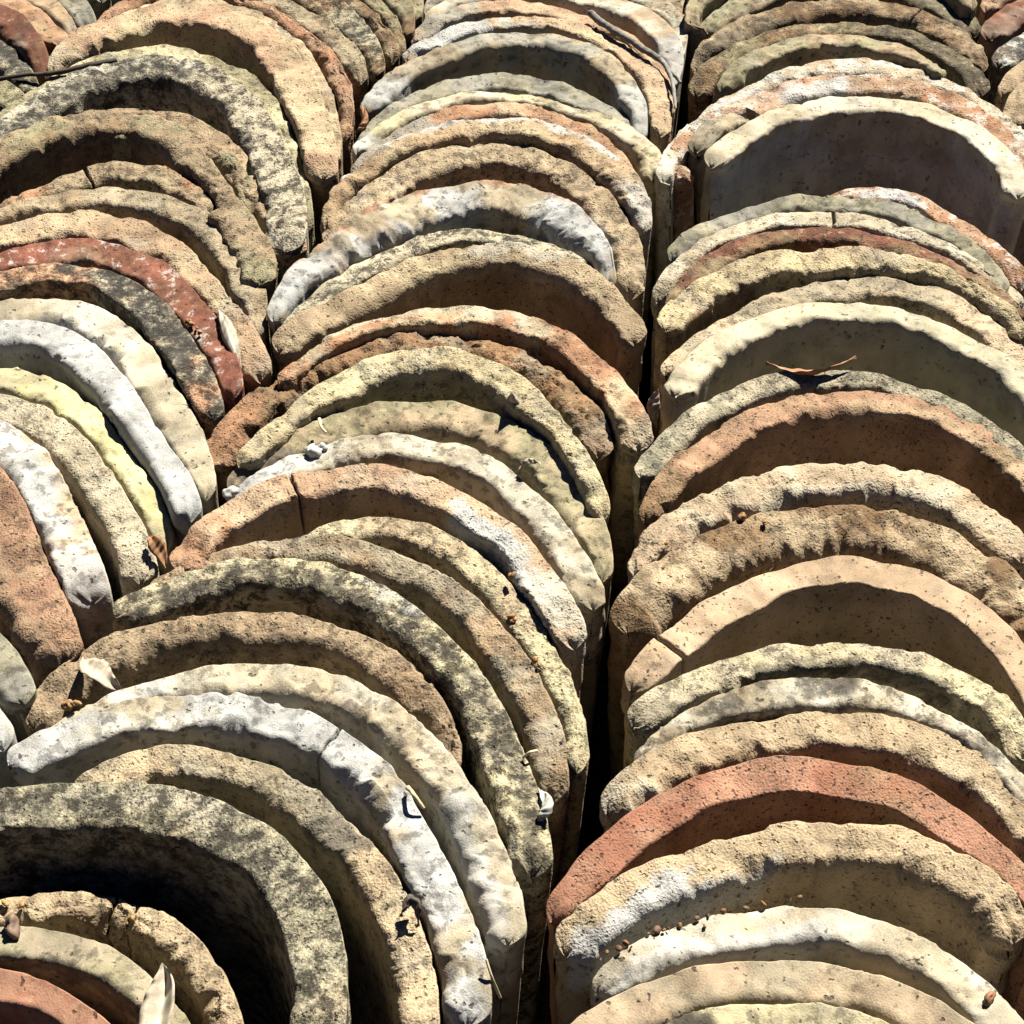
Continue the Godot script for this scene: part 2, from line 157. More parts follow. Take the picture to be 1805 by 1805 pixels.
		{"row": 2, "at": Vector2(-0.0927, 0.4682), "turn": 0.1506, "half": Vector2(0.1189, 0.1097), "bend": Vector3(-0.0443, 0.0037, 0.0379), "from": -0.876, "to": 1.698, "thick": 0.0163, "rise": 0.000, "clay": "greybuff", "blotch": "brownbuff", "share": 0.5, "marks": "k1", "grain": "b", "round": 4, "chips": 0.35, "rough": 0.6, "patches": [], "cracks": [], "label": "grey tan tile nested behind the black mottled tile"},
		{"row": 2, "at": Vector2(-0.0625, 0.4773), "turn": -0.006, "half": Vector2(0.0941, 0.1145), "bend": Vector3(-0.0202, 0.0022, 0.0572), "from": -0.602, "to": 1.818, "thick": 0.0160, "rise": 0.000, "clay": "sand", "blotch": "yellow", "share": 0.5, "marks": "k2", "grain": "b", "round": 4, "chips": 0.35, "rough": 0.65, "patches": [], "cracks": [], "label": "sandy yellow tile with black flecks on its left, between grey tan and orange tiles"},
		{"row": 2, "at": Vector2(-0.07, 0.5198), "turn": 0.0782, "half": Vector2(0.106, 0.1051), "bend": Vector3(-0.046, -0.0057, 0.0342), "from": -1.196, "to": 1.534, "thick": 0.0182, "rise": 0.004, "clay": "orangebuff", "blotch": "peach", "share": 0.5, "marks": "k0", "grain": "b", "round": 2.5, "chips": 0.35, "rough": 0.6, "patches": [[0.62, 0.95, 0.45, 3, "white", 0.95], [0.82, 1, -1, 2, "pale", 0.8], [0, 0.1, -0.5, 2, "orange", 0.8]], "cracks": [0.28], "label": "orange tile with white mortar crust on its lower right arm"},
		{"row": 2, "at": Vector2(-0.06, 0.5476), "turn": 0.1436, "half": Vector2(0.109, 0.1034), "bend": Vector3(-0.0419, 0.0012, 0.0505), "from": -1.033, "to": 1.463, "thick": 0.0175, "rise": 0.000, "clay": "pale", "blotch": "greybuff", "share": 0.4, "marks": "k1", "grain": "a", "round": 4, "chips": 0.35, "rough": 0.6, "patches": [[0, 0.25, -0.3, 1, "white", 0.9], [0.35, 0.6, 0.85, 1.4, "greybuff", 0.6]], "cracks": [], "label": "off-white tile with two white mortar lumps on its left arm", "lumps": [[Vector3(-0.1007, 0.4250, -0.6441), Vector3(0.0045, 0.0028, 0.0035)], [Vector3(-0.1387, 0.4230, -0.6146), Vector3(0.0035, 0.0024, 0.003)], [Vector3(-0.0966, 0.4250, -0.6466), Vector3(0.0028, 0.002, 0.0022)]]},
		{"row": 2, "at": Vector2(-0.0557, 0.5767), "turn": 0.1762, "half": Vector2(0.105, 0.1049), "bend": Vector3(0.0138, -0.0015, 0.0345), "from": -1.237, "to": 1.526, "thick": 0.0208, "rise": -0.002, "clay": "olive", "blotch": "sand", "share": 0.5, "marks": "k1", "grain": "a", "round": 4, "chips": 0.35, "rough": 0.5, "patches": [[0, 0.15, -0.5, 2, "charcoal", 0.8], [0.7, 1, -0.2, 1, "yellow", 0.4]], "cracks": [], "label": "olive tan tile behind the off-white tile, its left tip dark grey"},
		{"row": 2, "at": Vector2(-0.0509, 0.6087), "turn": 0.1012, "half": Vector2(0.0996, 0.1005), "bend": Vector3(0.021, -0.007, 0.0949), "from": -1.369, "to": 1.568, "thick": 0.0184, "rise": 0.006, "clay": "bright", "blotch": "yellow", "share": 0.5, "marks": "k1", "grain": "b", "round": 3, "chips": 0.35, "rough": 0.6, "patches": [], "cracks": [], "label": "bright yellow sandy tile with a small grey leaf against its inner rim"},
		{"row": 2, "at": Vector2(-0.061, 0.6325), "turn": 0.672, "half": Vector2(0.0984, 0.1206), "bend": Vector3(0.0352, -0.006, -0.0462), "from": -2.063, "to": 0.830, "thick": 0.0210, "rise": -0.002, "clay": "orangebrown", "blotch": "brown", "share": 0.45, "marks": "k1", "grain": "b", "round": 7, "chips": 0.63, "rough": 1.2, "patches": [[0, 0.14, -0.5, 2, "orange", 0.7], [0.3, 0.5, -0.2, 0.8, "brown", 0.5]], "cracks": [], "label": "rusty orange brown tile with deeply pitted left end"},
		{"row": 2, "at": Vector2(-0.0336, 0.655), "turn": 0.121, "half": Vector2(0.1073, 0.1026), "bend": Vector3(0.0058, -0.0015, 0.0348), "from": -1.241, "to": 1.495, "thick": 0.0178, "rise": 0.002, "clay": "orange", "blotch": "buff", "share": 0.4, "marks": "k1", "grain": "b", "round": 3, "chips": 0.42, "rough": 0.7, "patches": [[0.1, 0.55, -0.5, 0.35, "cream", 0.8], [0.45, 0.55, 0.2, 0.8, "pale", 0.4]], "cracks": [], "label": "bright orange tile with cream back edge behind the pitted orange brown tile"},
		{"row": 2, "at": Vector2(-0.0255, 0.704), "turn": 0.2597, "half": Vector2(0.1081, 0.1032), "bend": Vector3(0.0537, -0.0014, 0.0787), "from": -1.599, "to": 1.025, "thick": 0.0177, "rise": 0.004, "clay": "tan", "blotch": "sand", "share": 0.5, "marks": "k0", "grain": "b", "round": 3, "chips": 0.35, "rough": 0.65, "patches": [[0.5, 0.72, -0.5, 0.5, "pale", 0.7], [0, 1, 1.3, 9, "brown", 0.5]], "cracks": [], "label": "tan tile with large brown striated hollow in the centre of the photo"},
		{"row": 2, "at": Vector2(-0.0277, 0.7261), "turn": 0.156, "half": Vector2(0.1013, 0.1055), "bend": Vector3(0.0145, 0.0006, 0.0438), "from": -1.595, "to": 1.091, "thick": 0.0161, "rise": 0.000, "clay": "greygreen", "blotch": "cream", "share": 0.6, "marks": "k3", "grain": "b", "round": 4, "chips": 0.35, "rough": 0.6, "patches": [], "cracks": [], "label": "grey and cream lichened tile directly behind the centre tan tile"},
		{"row": 2, "at": Vector2(-0.0386, 0.761), "turn": 0.4689, "half": Vector2(0.089, 0.1178), "bend": Vector3(0.0234, -0.0122, 0.0035), "from": -2.047, "to": 1.071, "thick": 0.0272, "rise": 0.006, "clay": "white", "blotch": "greybuff", "share": 0.36, "marks": "k1", "grain": "a", "round": 5, "chips": 0.49, "rough": 0.75, "patches": [[0.1, 0.8, -1.5, 0.08, "orange", 0.9], [0, 0.1, -0.5, 2, "bluegrey", 0.8], [0.72, 0.92, 0.1, 1.5, "bluegrey", 0.5]], "cracks": [], "label": "chalky white tile with swollen grey left end and orange back edge"},
		{"row": 2, "at": Vector2(-0.0185, 0.8111), "turn": 0.0796, "half": Vector2(0.0952, 0.1093), "bend": Vector3(-0.0094, 0.001, 0.0404), "from": -1.508, "to": 1.791, "thick": 0.0216, "rise": 0.000, "clay": "sand", "blotch": "tan", "share": 0.5, "marks": "k2", "grain": "b", "round": 4, "chips": 0.42, "rough": 0.75, "patches": [], "cracks": [], "label": "speckled tan tile with dark hollow behind the chalky white tile"},
		{"row": 2, "at": Vector2(-0.0143, 0.8488), "turn": 0.1446, "half": Vector2(0.0968, 0.0985), "bend": Vector3(0.0214, -0.005, 0.0253), "from": -1.849, "to": 1.597, "thick": 0.0230, "rise": 0.004, "clay": "orangetan", "blotch": "sand", "share": 0.5, "marks": "k1", "grain": "b", "round": 5, "chips": 0.49, "rough": 0.7, "patches": [[0.1, 0.8, -0.3, 0.22, "white", 0.85], [0.85, 1, -0.5, 1, "bluegrey", 0.6]], "cracks": [], "label": "orange tan tile with a thin white line of light along its back edge"},
		{"row": 2, "at": Vector2(-0.0127, 0.8629), "turn": 0.1018, "half": Vector2(0.0985, 0.1059), "bend": Vector3(0.0023, -0.0017, 0.0429), "from": -1.311, "to": 1.185, "thick": 0.0150, "rise": -0.002, "clay": "peach", "blotch": "orange", "share": 0.4, "marks": "k0", "grain": "b", "round": 3, "chips": 0.28, "rough": 0.5, "patches": [[0, 0.32, -0.5, 1.5, "grey", 0.85]], "cracks": [], "label": "thin peach tile with grey crusted left arm, middle row"},
		{"row": 2, "at": Vector2(-0.0147, 0.8754), "turn": 0.5911, "half": Vector2(0.096, 0.1154), "bend": Vector3(0.0153, 0.0046, -0.062), "from": -1.691, "to": 0.903, "thick": 0.0165, "rise": 0.000, "clay": "yellow", "blotch": "cream", "share": 0.5, "marks": "k1", "grain": "a", "round": 4, "chips": 0.28, "rough": 0.5, "patches": [[0, 0.1, -0.5, 1, "white", 0.7]], "cracks": [], "label": "pale yellow tile with blunt right end behind the thin peach tile"},
		{"row": 2, "at": Vector2(-0.0074, 0.9004), "turn": 0.074, "half": Vector2(0.0967, 0.1048), "bend": Vector3(-0.0025, -0.0055, 0.0264), "from": -1.381, "to": 1.074, "thick": 0.0170, "rise": -0.002, "clay": "greygreen", "blotch": "grey", "share": 0.6, "marks": "k1", "grain": "a", "round": 3, "chips": 0.28, "rough": 0.5, "patches": [], "cracks": [], "label": "thin grey green tile behind the pale yellow blunt ended tile"},
		{"row": 2, "at": Vector2(-0.0053, 0.9492), "turn": 0.1864, "half": Vector2(0.0928, 0.1029), "bend": Vector3(0.0153, 0.0172, 0.0233), "from": -1.599, "to": 1.555, "thick": 0.0194, "rise": 0.004, "clay": "greytan", "blotch": "grey", "share": 0.5, "marks": "k1", "grain": "a", "round": 5, "chips": 0.21, "rough": 0.45, "patches": [[0, 0.12, -0.5, 3, "bluegrey", 0.8], [0.82, 1, -0.5, 3, "bluegrey", 0.7]], "cracks": [], "label": "large grey brown tile with smooth hollow and pale rounded ends"},
		{"row": 2, "at": Vector2(0.0093, 0.9703), "turn": -0.0934, "half": Vector2(0.0922, 0.1085), "bend": Vector3(-0.0153, -0.005, 0.0003), "from": -1.003, "to": 1.985, "thick": 0.0178, "rise": 0.002, "clay": "peach", "blotch": "buff", "share": 0.4, "marks": "k0", "grain": "b", "round": 3, "chips": 0.35, "rough": 0.6, "patches": [[0, 0.3, -0.5, 1.5, "bluegrey", 0.9], [0.3, 0.45, 0.5, 1.3, "grey", 0.7]], "cracks": [], "label": "peach tile with furry grey left end just behind the large grey brown tile"},
		{"row": 2, "at": Vector2(0.0144, 0.9917), "turn": -0.323, "half": Vector2(0.0876, 0.115), "bend": Vector3(-0.0142, -0.0113, -0.0148), "from": -0.754, "to": 2.047, "thick": 0.0182, "rise": 0.000, "clay": "orangebuff", "blotch": "peach", "share": 0.5, "marks": "k0", "grain": "b", "round": 3, "chips": 0.35, "rough": 0.6, "patches": [[0, 0.22, -0.5, 1.5, "grey", 0.9]], "cracks": [], "label": "orange buff tile with lichen crusted left end, under a bent grey twig"},
		{"row": 2, "at": Vector2(0.0212, 1.0254), "turn": 0.106, "half": Vector2(0.0909, 0.1013), "bend": Vector3(-0.019, -0.011, -0.0453), "from": -1.226, "to": 1.757, "thick": 0.0195, "rise": 0.000, "clay": "pinkbuff", "blotch": "pale", "share": 0.5, "marks": "k0", "grain": "a", "round": 4, "chips": 0.28, "rough": 0.5, "patches": [[0.8, 1, -0.5, 2, "bluegrey", 0.7], [0.1, 0.3, 0, 1, "grey", 0.5]], "cracks": [], "label": "pinkish tile with grey right end at the top edge of the middle row"},
		{"row": 2, "at": Vector2(0.0232, 1.0531), "turn": 0.1492, "half": Vector2(0.0935, 0.1), "bend": Vector3(-0.0131, -0.0105, -0.0281), "from": -1.306, "to": 1.710, "thick": 0.0201, "rise": 0.000, "clay": "pale", "blotch": "pinkbuff", "share": 0.5, "marks": "k1", "grain": "a", "round": 4, "chips": 0.28, "rough": 0.5, "patches": [], "cracks": [], "label": "pale tile almost wholly beyond the top edge of the middle row"},
		{"row": 2, "at": Vector2(0.024, 1.0755), "turn": 0.1229, "half": Vector2(0.0966, 0.1022), "bend": Vector3(-0.0162, -0.0125, -0.0196), "from": -1.253, "to": 1.770, "thick": 0.0207, "rise": 0.000, "clay": "buffgrey", "blotch": "tan", "share": 0.5, "marks": "k1", "grain": "a", "round": 4, "chips": 0.28, "rough": 0.5, "patches": [], "cracks": [], "label": "grey buff tile cut by the top edge, third from the back of the middle row"},
		{"row": 2, "at": Vector2(0.0264, 1.1034), "turn": 0.1009, "half": Vector2(0.098, 0.1037), "bend": Vector3(-0.0191, -0.013, -0.0169), "from": -1.241, "to": 1.810, "thick": 0.0214, "rise": 0.000, "clay": "tan", "blotch": "olive", "share": 0.5, "marks": "k1", "grain": "a", "round": 4, "chips": 0.28, "rough": 0.5, "patches": [], "cracks": [], "label": "tan tile beyond the top edge, second from the back of the middle row"},
		{"row": 2, "at": Vector2(0.0288, 1.1322), "turn": 0.0748, "half": Vector2(0.0993, 0.1055), "bend": Vector3(-0.0219, -0.0131, -0.0142), "from": -1.225, "to": 1.855, "thick": 0.0221, "rise": 0.000, "clay": "grey", "blotch": "tan", "share": 0.5, "marks": "k1", "grain": "a", "round": 4, "chips": 0.28, "rough": 0.5, "patches": [], "cracks": [], "label": "grey tile beyond the top edge, very last of the middle row"},
		{"row": 1, "at": Vector2(-0.2943, 0.404), "turn": 0.3409, "half": Vector2(0.0956, 0.1033), "bend": Vector3(0.003, 0.0054, 0.0129), "from": -1.350, "to": 0.584, "thick": 0.0173, "rise": 0.000, "clay": "white", "blotch": "pale", "share": 0.5, "marks": "k0", "grain": "a", "round": 4, "chips": 0.35, "rough": 0.6, "patches": [], "cracks": [], "label": "white tile tip at the left edge, lowest of the left row"},
		{"row": 1, "at": Vector2(-0.3, 0.4463), "turn": 0.3014, "half": Vector2(0.099, 0.1009), "bend": Vector3(0.0002, 0.0007, 0.0045), "from": -1.350, "to": 0.872, "thick": 0.0203, "rise": 0.000, "clay": "greygreen", "blotch": "grey", "share": 0.5, "marks": "k1", "grain": "a", "round": 4, "chips": 0.28, "rough": 0.5, "patches": [], "cracks": [], "label": "grey green tile arm at the left edge between a white tip and a rust tile"},
		{"row": 1, "at": Vector2(-0.2971, 0.5245), "turn": 0.9981, "half": Vector2(0.1117, 0.1016), "bend": Vector3(-0.0302, -0.0262, -0.1288), "from": -1.350, "to": 0.687, "thick": 0.0300, "rise": 0.004, "clay": "rust", "blotch": "clay", "share": 0.5, "marks": "k1", "grain": "b", "round": 10, "chips": 0.35, "rough": 0.8, "patches": [[0.5, 1, 0.6, 1.2, "tan", 0.5]], "cracks": [], "label": "thick rust brown tile bulging at the left edge"},
		{"row": 1, "at": Vector2(-0.2785, 0.5457), "turn": 0.0449, "half": Vector2(0.0926, 0.1108), "bend": Vector3(-0.0392, -0.0104, 0.092), "from": -1.350, "to": 1.547, "thick": 0.0247, "rise": 0.004, "clay": "whitepink", "blotch": "pinkbuff", "share": 0.42, "marks": "k1", "grain": "a", "round": 4, "chips": 0.49, "rough": 0.75, "patches": [[0.6, 0.85, 0.3, 1.5, "white", 0.9]], "cracks": [], "label": "white and pink chalky tile arm beside the thick rust tile"},
		{"row": 1, "at": Vector2(-0.276, 0.5711), "turn": 0.0503, "half": Vector2(0.1068, 0.1099), "bend": Vector3(-0.047, -0.0133, 0.0745), "from": -1.350, "to": 1.599, "thick": 0.0197, "rise": 0.000, "clay": "creamgrey", "blotch": "cream", "share": 0.5, "marks": "k1", "grain": "b", "round": 4, "chips": 0.35, "rough": 0.6, "patches": [], "cracks": [], "label": "cream grey tile with two-pronged broken lower end"},
		{"row": 1, "at": Vector2(-0.2706, 0.5911), "turn": 0.025, "half": Vector2(0.1064, 0.1107), "bend": Vector3(-0.0482, -0.0133, 0.0781), "from": -1.350, "to": 1.589, "thick": 0.0203, "rise": 0.000, "clay": "yellow", "blotch": "brightyellow", "share": 0.6, "marks": "k0", "grain": "a", "round": 4, "chips": 0.35, "rough": 0.5, "patches": [], "cracks": [], "label": "lemon yellow tile with a chipped right shoulder in the left row"},
		{"row": 1, "at": Vector2(-0.2673, 0.6132), "turn": 0.0861, "half": Vector2(0.1146, 0.1161), "bend": Vector3(-0.067, -0.0142, 0.0954), "from": -1.350, "to": 1.627, "thick": 0.0212, "rise": 0.006, "clay": "white", "blotch": "bluegrey", "share": 0.4, "marks": "k0", "grain": "a", "round": 5, "chips": 0.28, "rough": 0.6, "patches": [[0.55, 1, -0.5, 3, "white", 0.8]], "cracks": [], "label": "bright white tile with smoothly rounded rim beside the lemon yellow tile"},
		{"row": 1, "at": Vector2(-0.2606, 0.6423), "turn": 0.0895, "half": Vector2(0.1113, 0.1176), "bend": Vector3(-0.0546, -0.0068, 0.0746), "from": -1.350, "to": 1.696, "thick": 0.0221, "rise": 0.000, "clay": "cream", "blotch": "pale", "share": 0.5, "marks": "k0", "grain": "a", "round": 4, "chips": 0.56, "rough": 0.65, "patches": [[0.3, 0.6, 0.8, 1.5, "bluegrey", 0.5]], "cracks": [], "label": "cream tile with a broken facet on its right, behind the bright white tile"},
		{"row": 1, "at": Vector2(-0.2544, 0.6811), "turn": 0.1148, "half": Vector2(0.1064, 0.1082), "bend": Vector3(-0.0416, -0.0084, 0.0629), "from": -1.350, "to": 1.553, "thick": 0.0210, "rise": 0.004, "clay": "orange", "blotch": "charcoal", "share": 0.55, "marks": "k3", "grain": "b", "round": 2.5, "chips": 0.28, "rough": 0.5, "patches": [[0.5, 0.85, 0.3, 1.6, "charcoal", 0.5]], "cracks": [], "label": "orange tile blackened along its arm in front of the red speckled tile"},
		{"row": 1, "at": Vector2(-0.2461, 0.7006), "turn": 0.065, "half": Vector2(0.105, 0.1114), "bend": Vector3(-0.0368, -0.005, 0.06), "from": -1.350, "to": 1.608, "thick": 0.0196, "rise": 0.002, "clay": "redbrown", "blotch": "darkred", "share": 0.5, "marks": "w3", "grain": "a", "round": 2.5, "chips": 0.21, "rough": 0.4, "patches": [], "cracks": [], "label": "dark red tile with white lichen flecks in the left row"},
		{"row": 1, "at": Vector2(-0.2481, 0.7274), "turn": 0.0356, "half": Vector2(0.1196, 0.1142), "bend": Vector3(-0.0872, 0.018, 0.0745), "from": -1.350, "to": 1.648, "thick": 0.0246, "rise": 0.000, "clay": "peachtan", "blotch": "sand", "share": 0.5, "marks": "k0", "grain": "b", "round": 4, "chips": 0.42, "rough": 0.75, "patches": [], "cracks": [], "label": "sandy orange tile ending in a pointed corner behind the dark red tile"},
		{"row": 1, "at": Vector2(-0.2405, 0.7619), "turn": 0.1299, "half": Vector2(0.1049, 0.1108), "bend": Vector3(-0.0154, -0.0126, 0.0181), "from": -1.350, "to": 1.644, "thick": 0.0201, "rise": 0.002, "clay": "greytan", "blotch": "tan", "share": 0.5, "marks": "k1", "grain": "b", "round": 4, "chips": 0.35, "rough": 0.55, "patches": [], "cracks": [], "label": "grey tan tile with broad brown hollow behind the sandy orange tile"},
		{"row": 1, "at": Vector2(-0.2487, 0.7898), "turn": 0.2579, "half": Vector2(0.0849, 0.1103), "bend": Vector3(0.0016, -0.0043, 0.0393), "from": -1.547, "to": 0.732, "thick": 0.0179, "rise": 0.000, "clay": "tan", "blotch": "orange", "share": 0.4, "marks": "k2", "grain": "b", "round": 4, "chips": 0.42, "rough": 0.65, "patches": [], "cracks": [0.5], "label": "short tan tile with black spots and cut off right end"},
		{"row": 1, "at": Vector2(-0.2487, 0.8195), "turn": 0.0302, "half": Vector2(0.1119, 0.1204), "bend": Vector3(-0.081, 0.0178, 0.104), "from": -1.350, "to": 1.866, "thick": 0.0234, "rise": 0.006, "clay": "tan", "blotch": "olive", "share": 0.5, "marks": "k1", "grain": "b", "round": 5, "chips": 0.42, "rough": 0.8, "patches": [[0, 0.5, 0.7, 2, "brown", 0.5]], "cracks": [], "label": "brown tan tile whose straight right arm slants down across the row"},
		{"row": 1, "at": Vector2(-0.2236, 0.8324), "turn": -0.0713, "half": Vector2(0.1004, 0.1205), "bend": Vector3(-0.0387, -0.0012, 0.0772), "from": -0.429, "to": 1.798, "thick": 0.0211, "rise": 0.000, "clay": "buff", "blotch": "brownbuff", "share": 0.5, "marks": "k1", "grain": "b", "round": 4, "chips": 0.42, "rough": 0.6, "patches": [], "cracks": [], "label": "buff tile with separate pale lower right arm behind the slanting tile"},
		{"row": 1, "at": Vector2(-0.2402, 0.8321), "turn": 0.2462, "half": Vector2(0.0919, 0.1078), "bend": Vector3(-0.0035, -0.0074, 0.0177), "from": -0.419, "to": 1.109, "thick": 0.0182, "rise": 0.002, "clay": "olive", "blotch": "brownbuff", "share": 0.5, "marks": "k1", "grain": "b", "round": 4, "chips": 0.49, "rough": 0.65, "patches": [], "cracks": [], "label": "short broken olive brown piece between the slanting tile and the buff one"},
		{"row": 1, "at": Vector2(-0.233, 0.8641), "turn": -0.0803, "half": Vector2(0.1131, 0.1418), "bend": Vector3(-0.012, 0.0443, 0.0662), "from": -1.350, "to": 1.989, "thick": 0.0253, "rise": 0.006, "clay": "pale", "blotch": "grey", "share": 0.5, "marks": "k3", "grain": "b", "round": 3, "chips": 0.49, "rough": 0.8, "patches": [[0.1, 0.55, 0.3, 1.1, "black", 0.75], [0.5, 1, -0.2, 1, "cream", 0.8]], "cracks": [], "label": "white crusted tile stained black on the left with a jagged right corner"},
		{"row": 1, "at": Vector2(-0.2196, 0.9123), "turn": -0.6121, "half": Vector2(0.0914, 0.1333), "bend": Vector3(0.0383, 0.0205, -0.0782), "from": -1.350, "to": 2.656, "thick": 0.0212, "rise": 0.000, "clay": "olive", "blotch": "yellow", "share": 0.4, "marks": "k1", "grain": "b", "round": 4, "chips": 0.35, "rough": 0.6, "patches": [], "cracks": [], "label": "olive tan tile behind the white crusted black stained tile"},
		{"row": 1, "at": Vector2(-0.2003, 0.9684), "turn": -0.5131, "half": Vector2(0.0789, 0.134), "bend": Vector3(-0.0319, 0.0154, -0.0944), "from": -0.950, "to": 2.606, "thick": 0.0288, "rise": 0.006, "clay": "orangebuff", "blotch": "buff", "share": 0.5, "marks": "k0", "grain": "b", "round": 4, "chips": 0.35, "rough": 0.7, "patches": [[0, 0.08, -0.5, 2, "cream", 0.7], [0.3, 0.6, 1.3, 4, "greygreen", 0.5]], "cracks": [], "label": "large orange buff tile with knobbed pale left end, top of the left row"},
		{"row": 1, "at": Vector2(-0.2023, 0.9804), "turn": -0.4205, "half": Vector2(0.0863, 0.1373), "bend": Vector3(-0.0269, 0.0317, -0.0439), "from": -0.736, "to": 2.388, "thick": 0.0193, "rise": 0.000, "clay": "tan", "blotch": "buff", "share": 0.5, "marks": "k1", "grain": "b", "round": 4, "chips": 0.35, "rough": 0.6, "patches": [], "cracks": [], "label": "tan tile tightly behind the large orange buff tile"},
		{"row": 1, "at": Vector2(-0.2006, 0.9867), "turn": -0.295, "half": Vector2(0.0934, 0.129), "bend": Vector3(-0.0229, 0.0045, 0.0291), "from": -0.710, "to": 2.194, "thick": 0.0209, "rise": 0.002, "clay": "orange", "blotch": "clay", "share": 0.5, "marks": "k1", "grain": "b", "round": 5, "chips": 0.42, "rough": 0.75, "patches": [[0.5, 0.8, 1, 3, "orange", 0.6]], "cracks": [], "label": "rusty orange tile with thin straight right edge, upper left row"},
		{"row": 1, "at": Vector2(-0.1888, 1.0098), "turn": -0.2935, "half": Vector2(0.0879, 0.1174), "bend": Vector3(-0.027, -0.0265, 0.0382), "from": -0.774, "to": 1.851, "thick": 0.0213, "rise": 0.000, "clay": "buffgrey", "blotch": "tan", "share": 0.5, "marks": "k2", "grain": "b", "round": 4, "chips": 0.42, "rough": 0.65, "patches": [], "cracks": [], "label": "grey tan tile with black specks behind the rusty orange tile"},
		{"row": 1, "at": Vector2(-0.1793, 1.0438), "turn": 0.796, "half": Vector2(0.1089, 0.0855), "bend": Vector3(-0.0389, -0.0124, -0.0251), "from": -1.870, "to": 1.053, "thick": 0.0233, "rise": 0.000, "clay": "darkcream", "blotch": "brown", "share": 0.5, "marks": "k3", "grain": "b", "round": 4, "chips": 0.42, "rough": 0.65, "patches": [], "cracks": [], "label": "dark lichened tile near the top edge between left and middle rows"},
		{"row": 1, "at": Vector2(-0.1733, 1.0617), "turn": 0.8811, "half": Vector2(0.1055, 0.0863), "bend": Vector3(-0.0206, -0.0103, -0.0835), "from": -1.930, "to": 0.893, "thick": 0.0238, "rise": 0.000, "clay": "brown", "blotch": "tan", "share": 0.5, "marks": "k2", "grain": "b", "round": 4, "chips": 0.42, "rough": 0.65, "patches": [], "cracks": [], "label": "dark brown tile arm second from the back of the left row"},
		{"row": 1, "at": Vector2(-0.169, 1.0622), "turn": -0.087, "half": Vector2(0.0939, 0.1209), "bend": Vector3(-0.0238, 0.005, 0.0751), "from": -0.796, "to": 1.822, "thick": 0.0228, "rise": 0.000, "clay": "olive", "blotch": "brown", "share": 0.5, "marks": "k1", "grain": "b", "round": 4, "chips": 0.42, "rough": 0.6, "patches": [], "cracks": [], "label": "olive tile arm next to last at the back of the left row"},
		{"row": 1, "at": Vector2(-0.1575, 1.0911), "turn": -0.0755, "half": Vector2(0.0897, 0.1209), "bend": Vector3(-0.0132, 0.0075, 0.0545), "from": -0.848, "to": 1.913, "thick": 0.0234, "rise": 0.000, "clay": "brown", "blotch": "olive", "share": 0.5, "marks": "k1", "grain": "a", "round": 4, "chips": 0.28, "rough": 0.5, "patches": [], "cracks": [], "label": "brown tile arm at the top edge in the gap before the middle row"},
		{"row": 1, "at": Vector2(-0.1541, 1.1237), "turn": -0.0882, "half": Vector2(0.0904, 0.1232), "bend": Vector3(-0.0143, 0.0105, 0.0542), "from": -0.851, "to": 1.945, "thick": 0.0243, "rise": 0.000, "clay": "olive", "blotch": "tan", "share": 0.5, "marks": "k1", "grain": "a", "round": 4, "chips": 0.28, "rough": 0.5, "patches": [], "cracks": [], "label": "olive tile beyond the top edge, second from the back of the left row"},
		{"row": 1, "at": Vector2(-0.1505, 1.1574), "turn": -0.1025, "half": Vector2(0.091, 0.1256), "bend": Vector3(-0.0153, 0.0139, 0.0532), "from": -0.855, "to": 1.978, "thick": 0.0253, "rise": 0.000, "clay": "tan", "blotch": "brown", "share": 0.5, "marks": "k1", "grain": "a", "round": 4, "chips": 0.28, "rough": 0.5, "patches": [], "cracks": [], "label": "tan brown tile beyond the top edge, very last of the left row"},
		{"row": 1, "at": Vector2(-0.0602, 1.0205), "turn": 0.2921, "half": Vector2(0.0982, 0.102), "bend": Vector3(-0.0014, -0.0022, 0.0024), "from": -0.542, "to": -0.204, "thick": 0.0210, "rise": 0.000, "clay": "olive", "blotch": "brown", "share": 0.5, "marks": "k1", "grain": "a", "round": 4, "chips": 0.28, "rough": 0.5, "patches": [], "cracks": [], "label": "olive tile closing the gap between left and middle rows at the top edge"},
		{"row": 0, "at": Vector2(-0.3656, 0.881), "turn": 0.2099, "half": Vector2(0.0744, 0.117), "bend": Vector3(-0.0005, 0.0007, 0.0428), "from": -1.350, "to": 0.496, "thick": 0.0186, "rise": 0.000, "clay": "yellow", "blotch": "olive", "share": 0.5, "marks": "k2", "grain": "b", "round": 4, "chips": 0.35, "rough": 0.6, "patches": [], "cracks": [], "label": "yellowish lichened tile arm under the dark twig at the left edge"},
		{"row": 0, "at": Vector2(-0.3673, 0.9334), "turn": 0.0579, "half": Vector2(0.0758, 0.1139), "bend": Vector3(-0.0027, -0.0045, 0.0526), "from": -1.350, "to": 0.989, "thick": 0.0212, "rise": 0.000, "clay": "darkolive", "blotch": "charcoal", "share": 0.5, "marks": "k3", "grain": "b", "round": 4, "chips": 0.35, "rough": 0.6, "patches": [], "cracks": [], "label": "black mottled tile arm above the dark twig in the top left corner"},
		{"row": 0, "at": Vector2(-0.3657, 0.9761), "turn": -0.0314, "half": Vector2(0.0721, 0.1129), "bend": Vector3(0.0015, -0.0045, 0.0564), "from": -1.350, "to": 1.284, "thick": 0.0223, "rise": 0.004, "clay": "darkred", "blotch": "brown", "share": 0.5, "marks": "k1", "grain": "a", "round": 5, "chips": 0.28, "rough": 0.5, "patches": [], "cracks": [], "label": "dark reddish brown tile arm in the top left corner"},
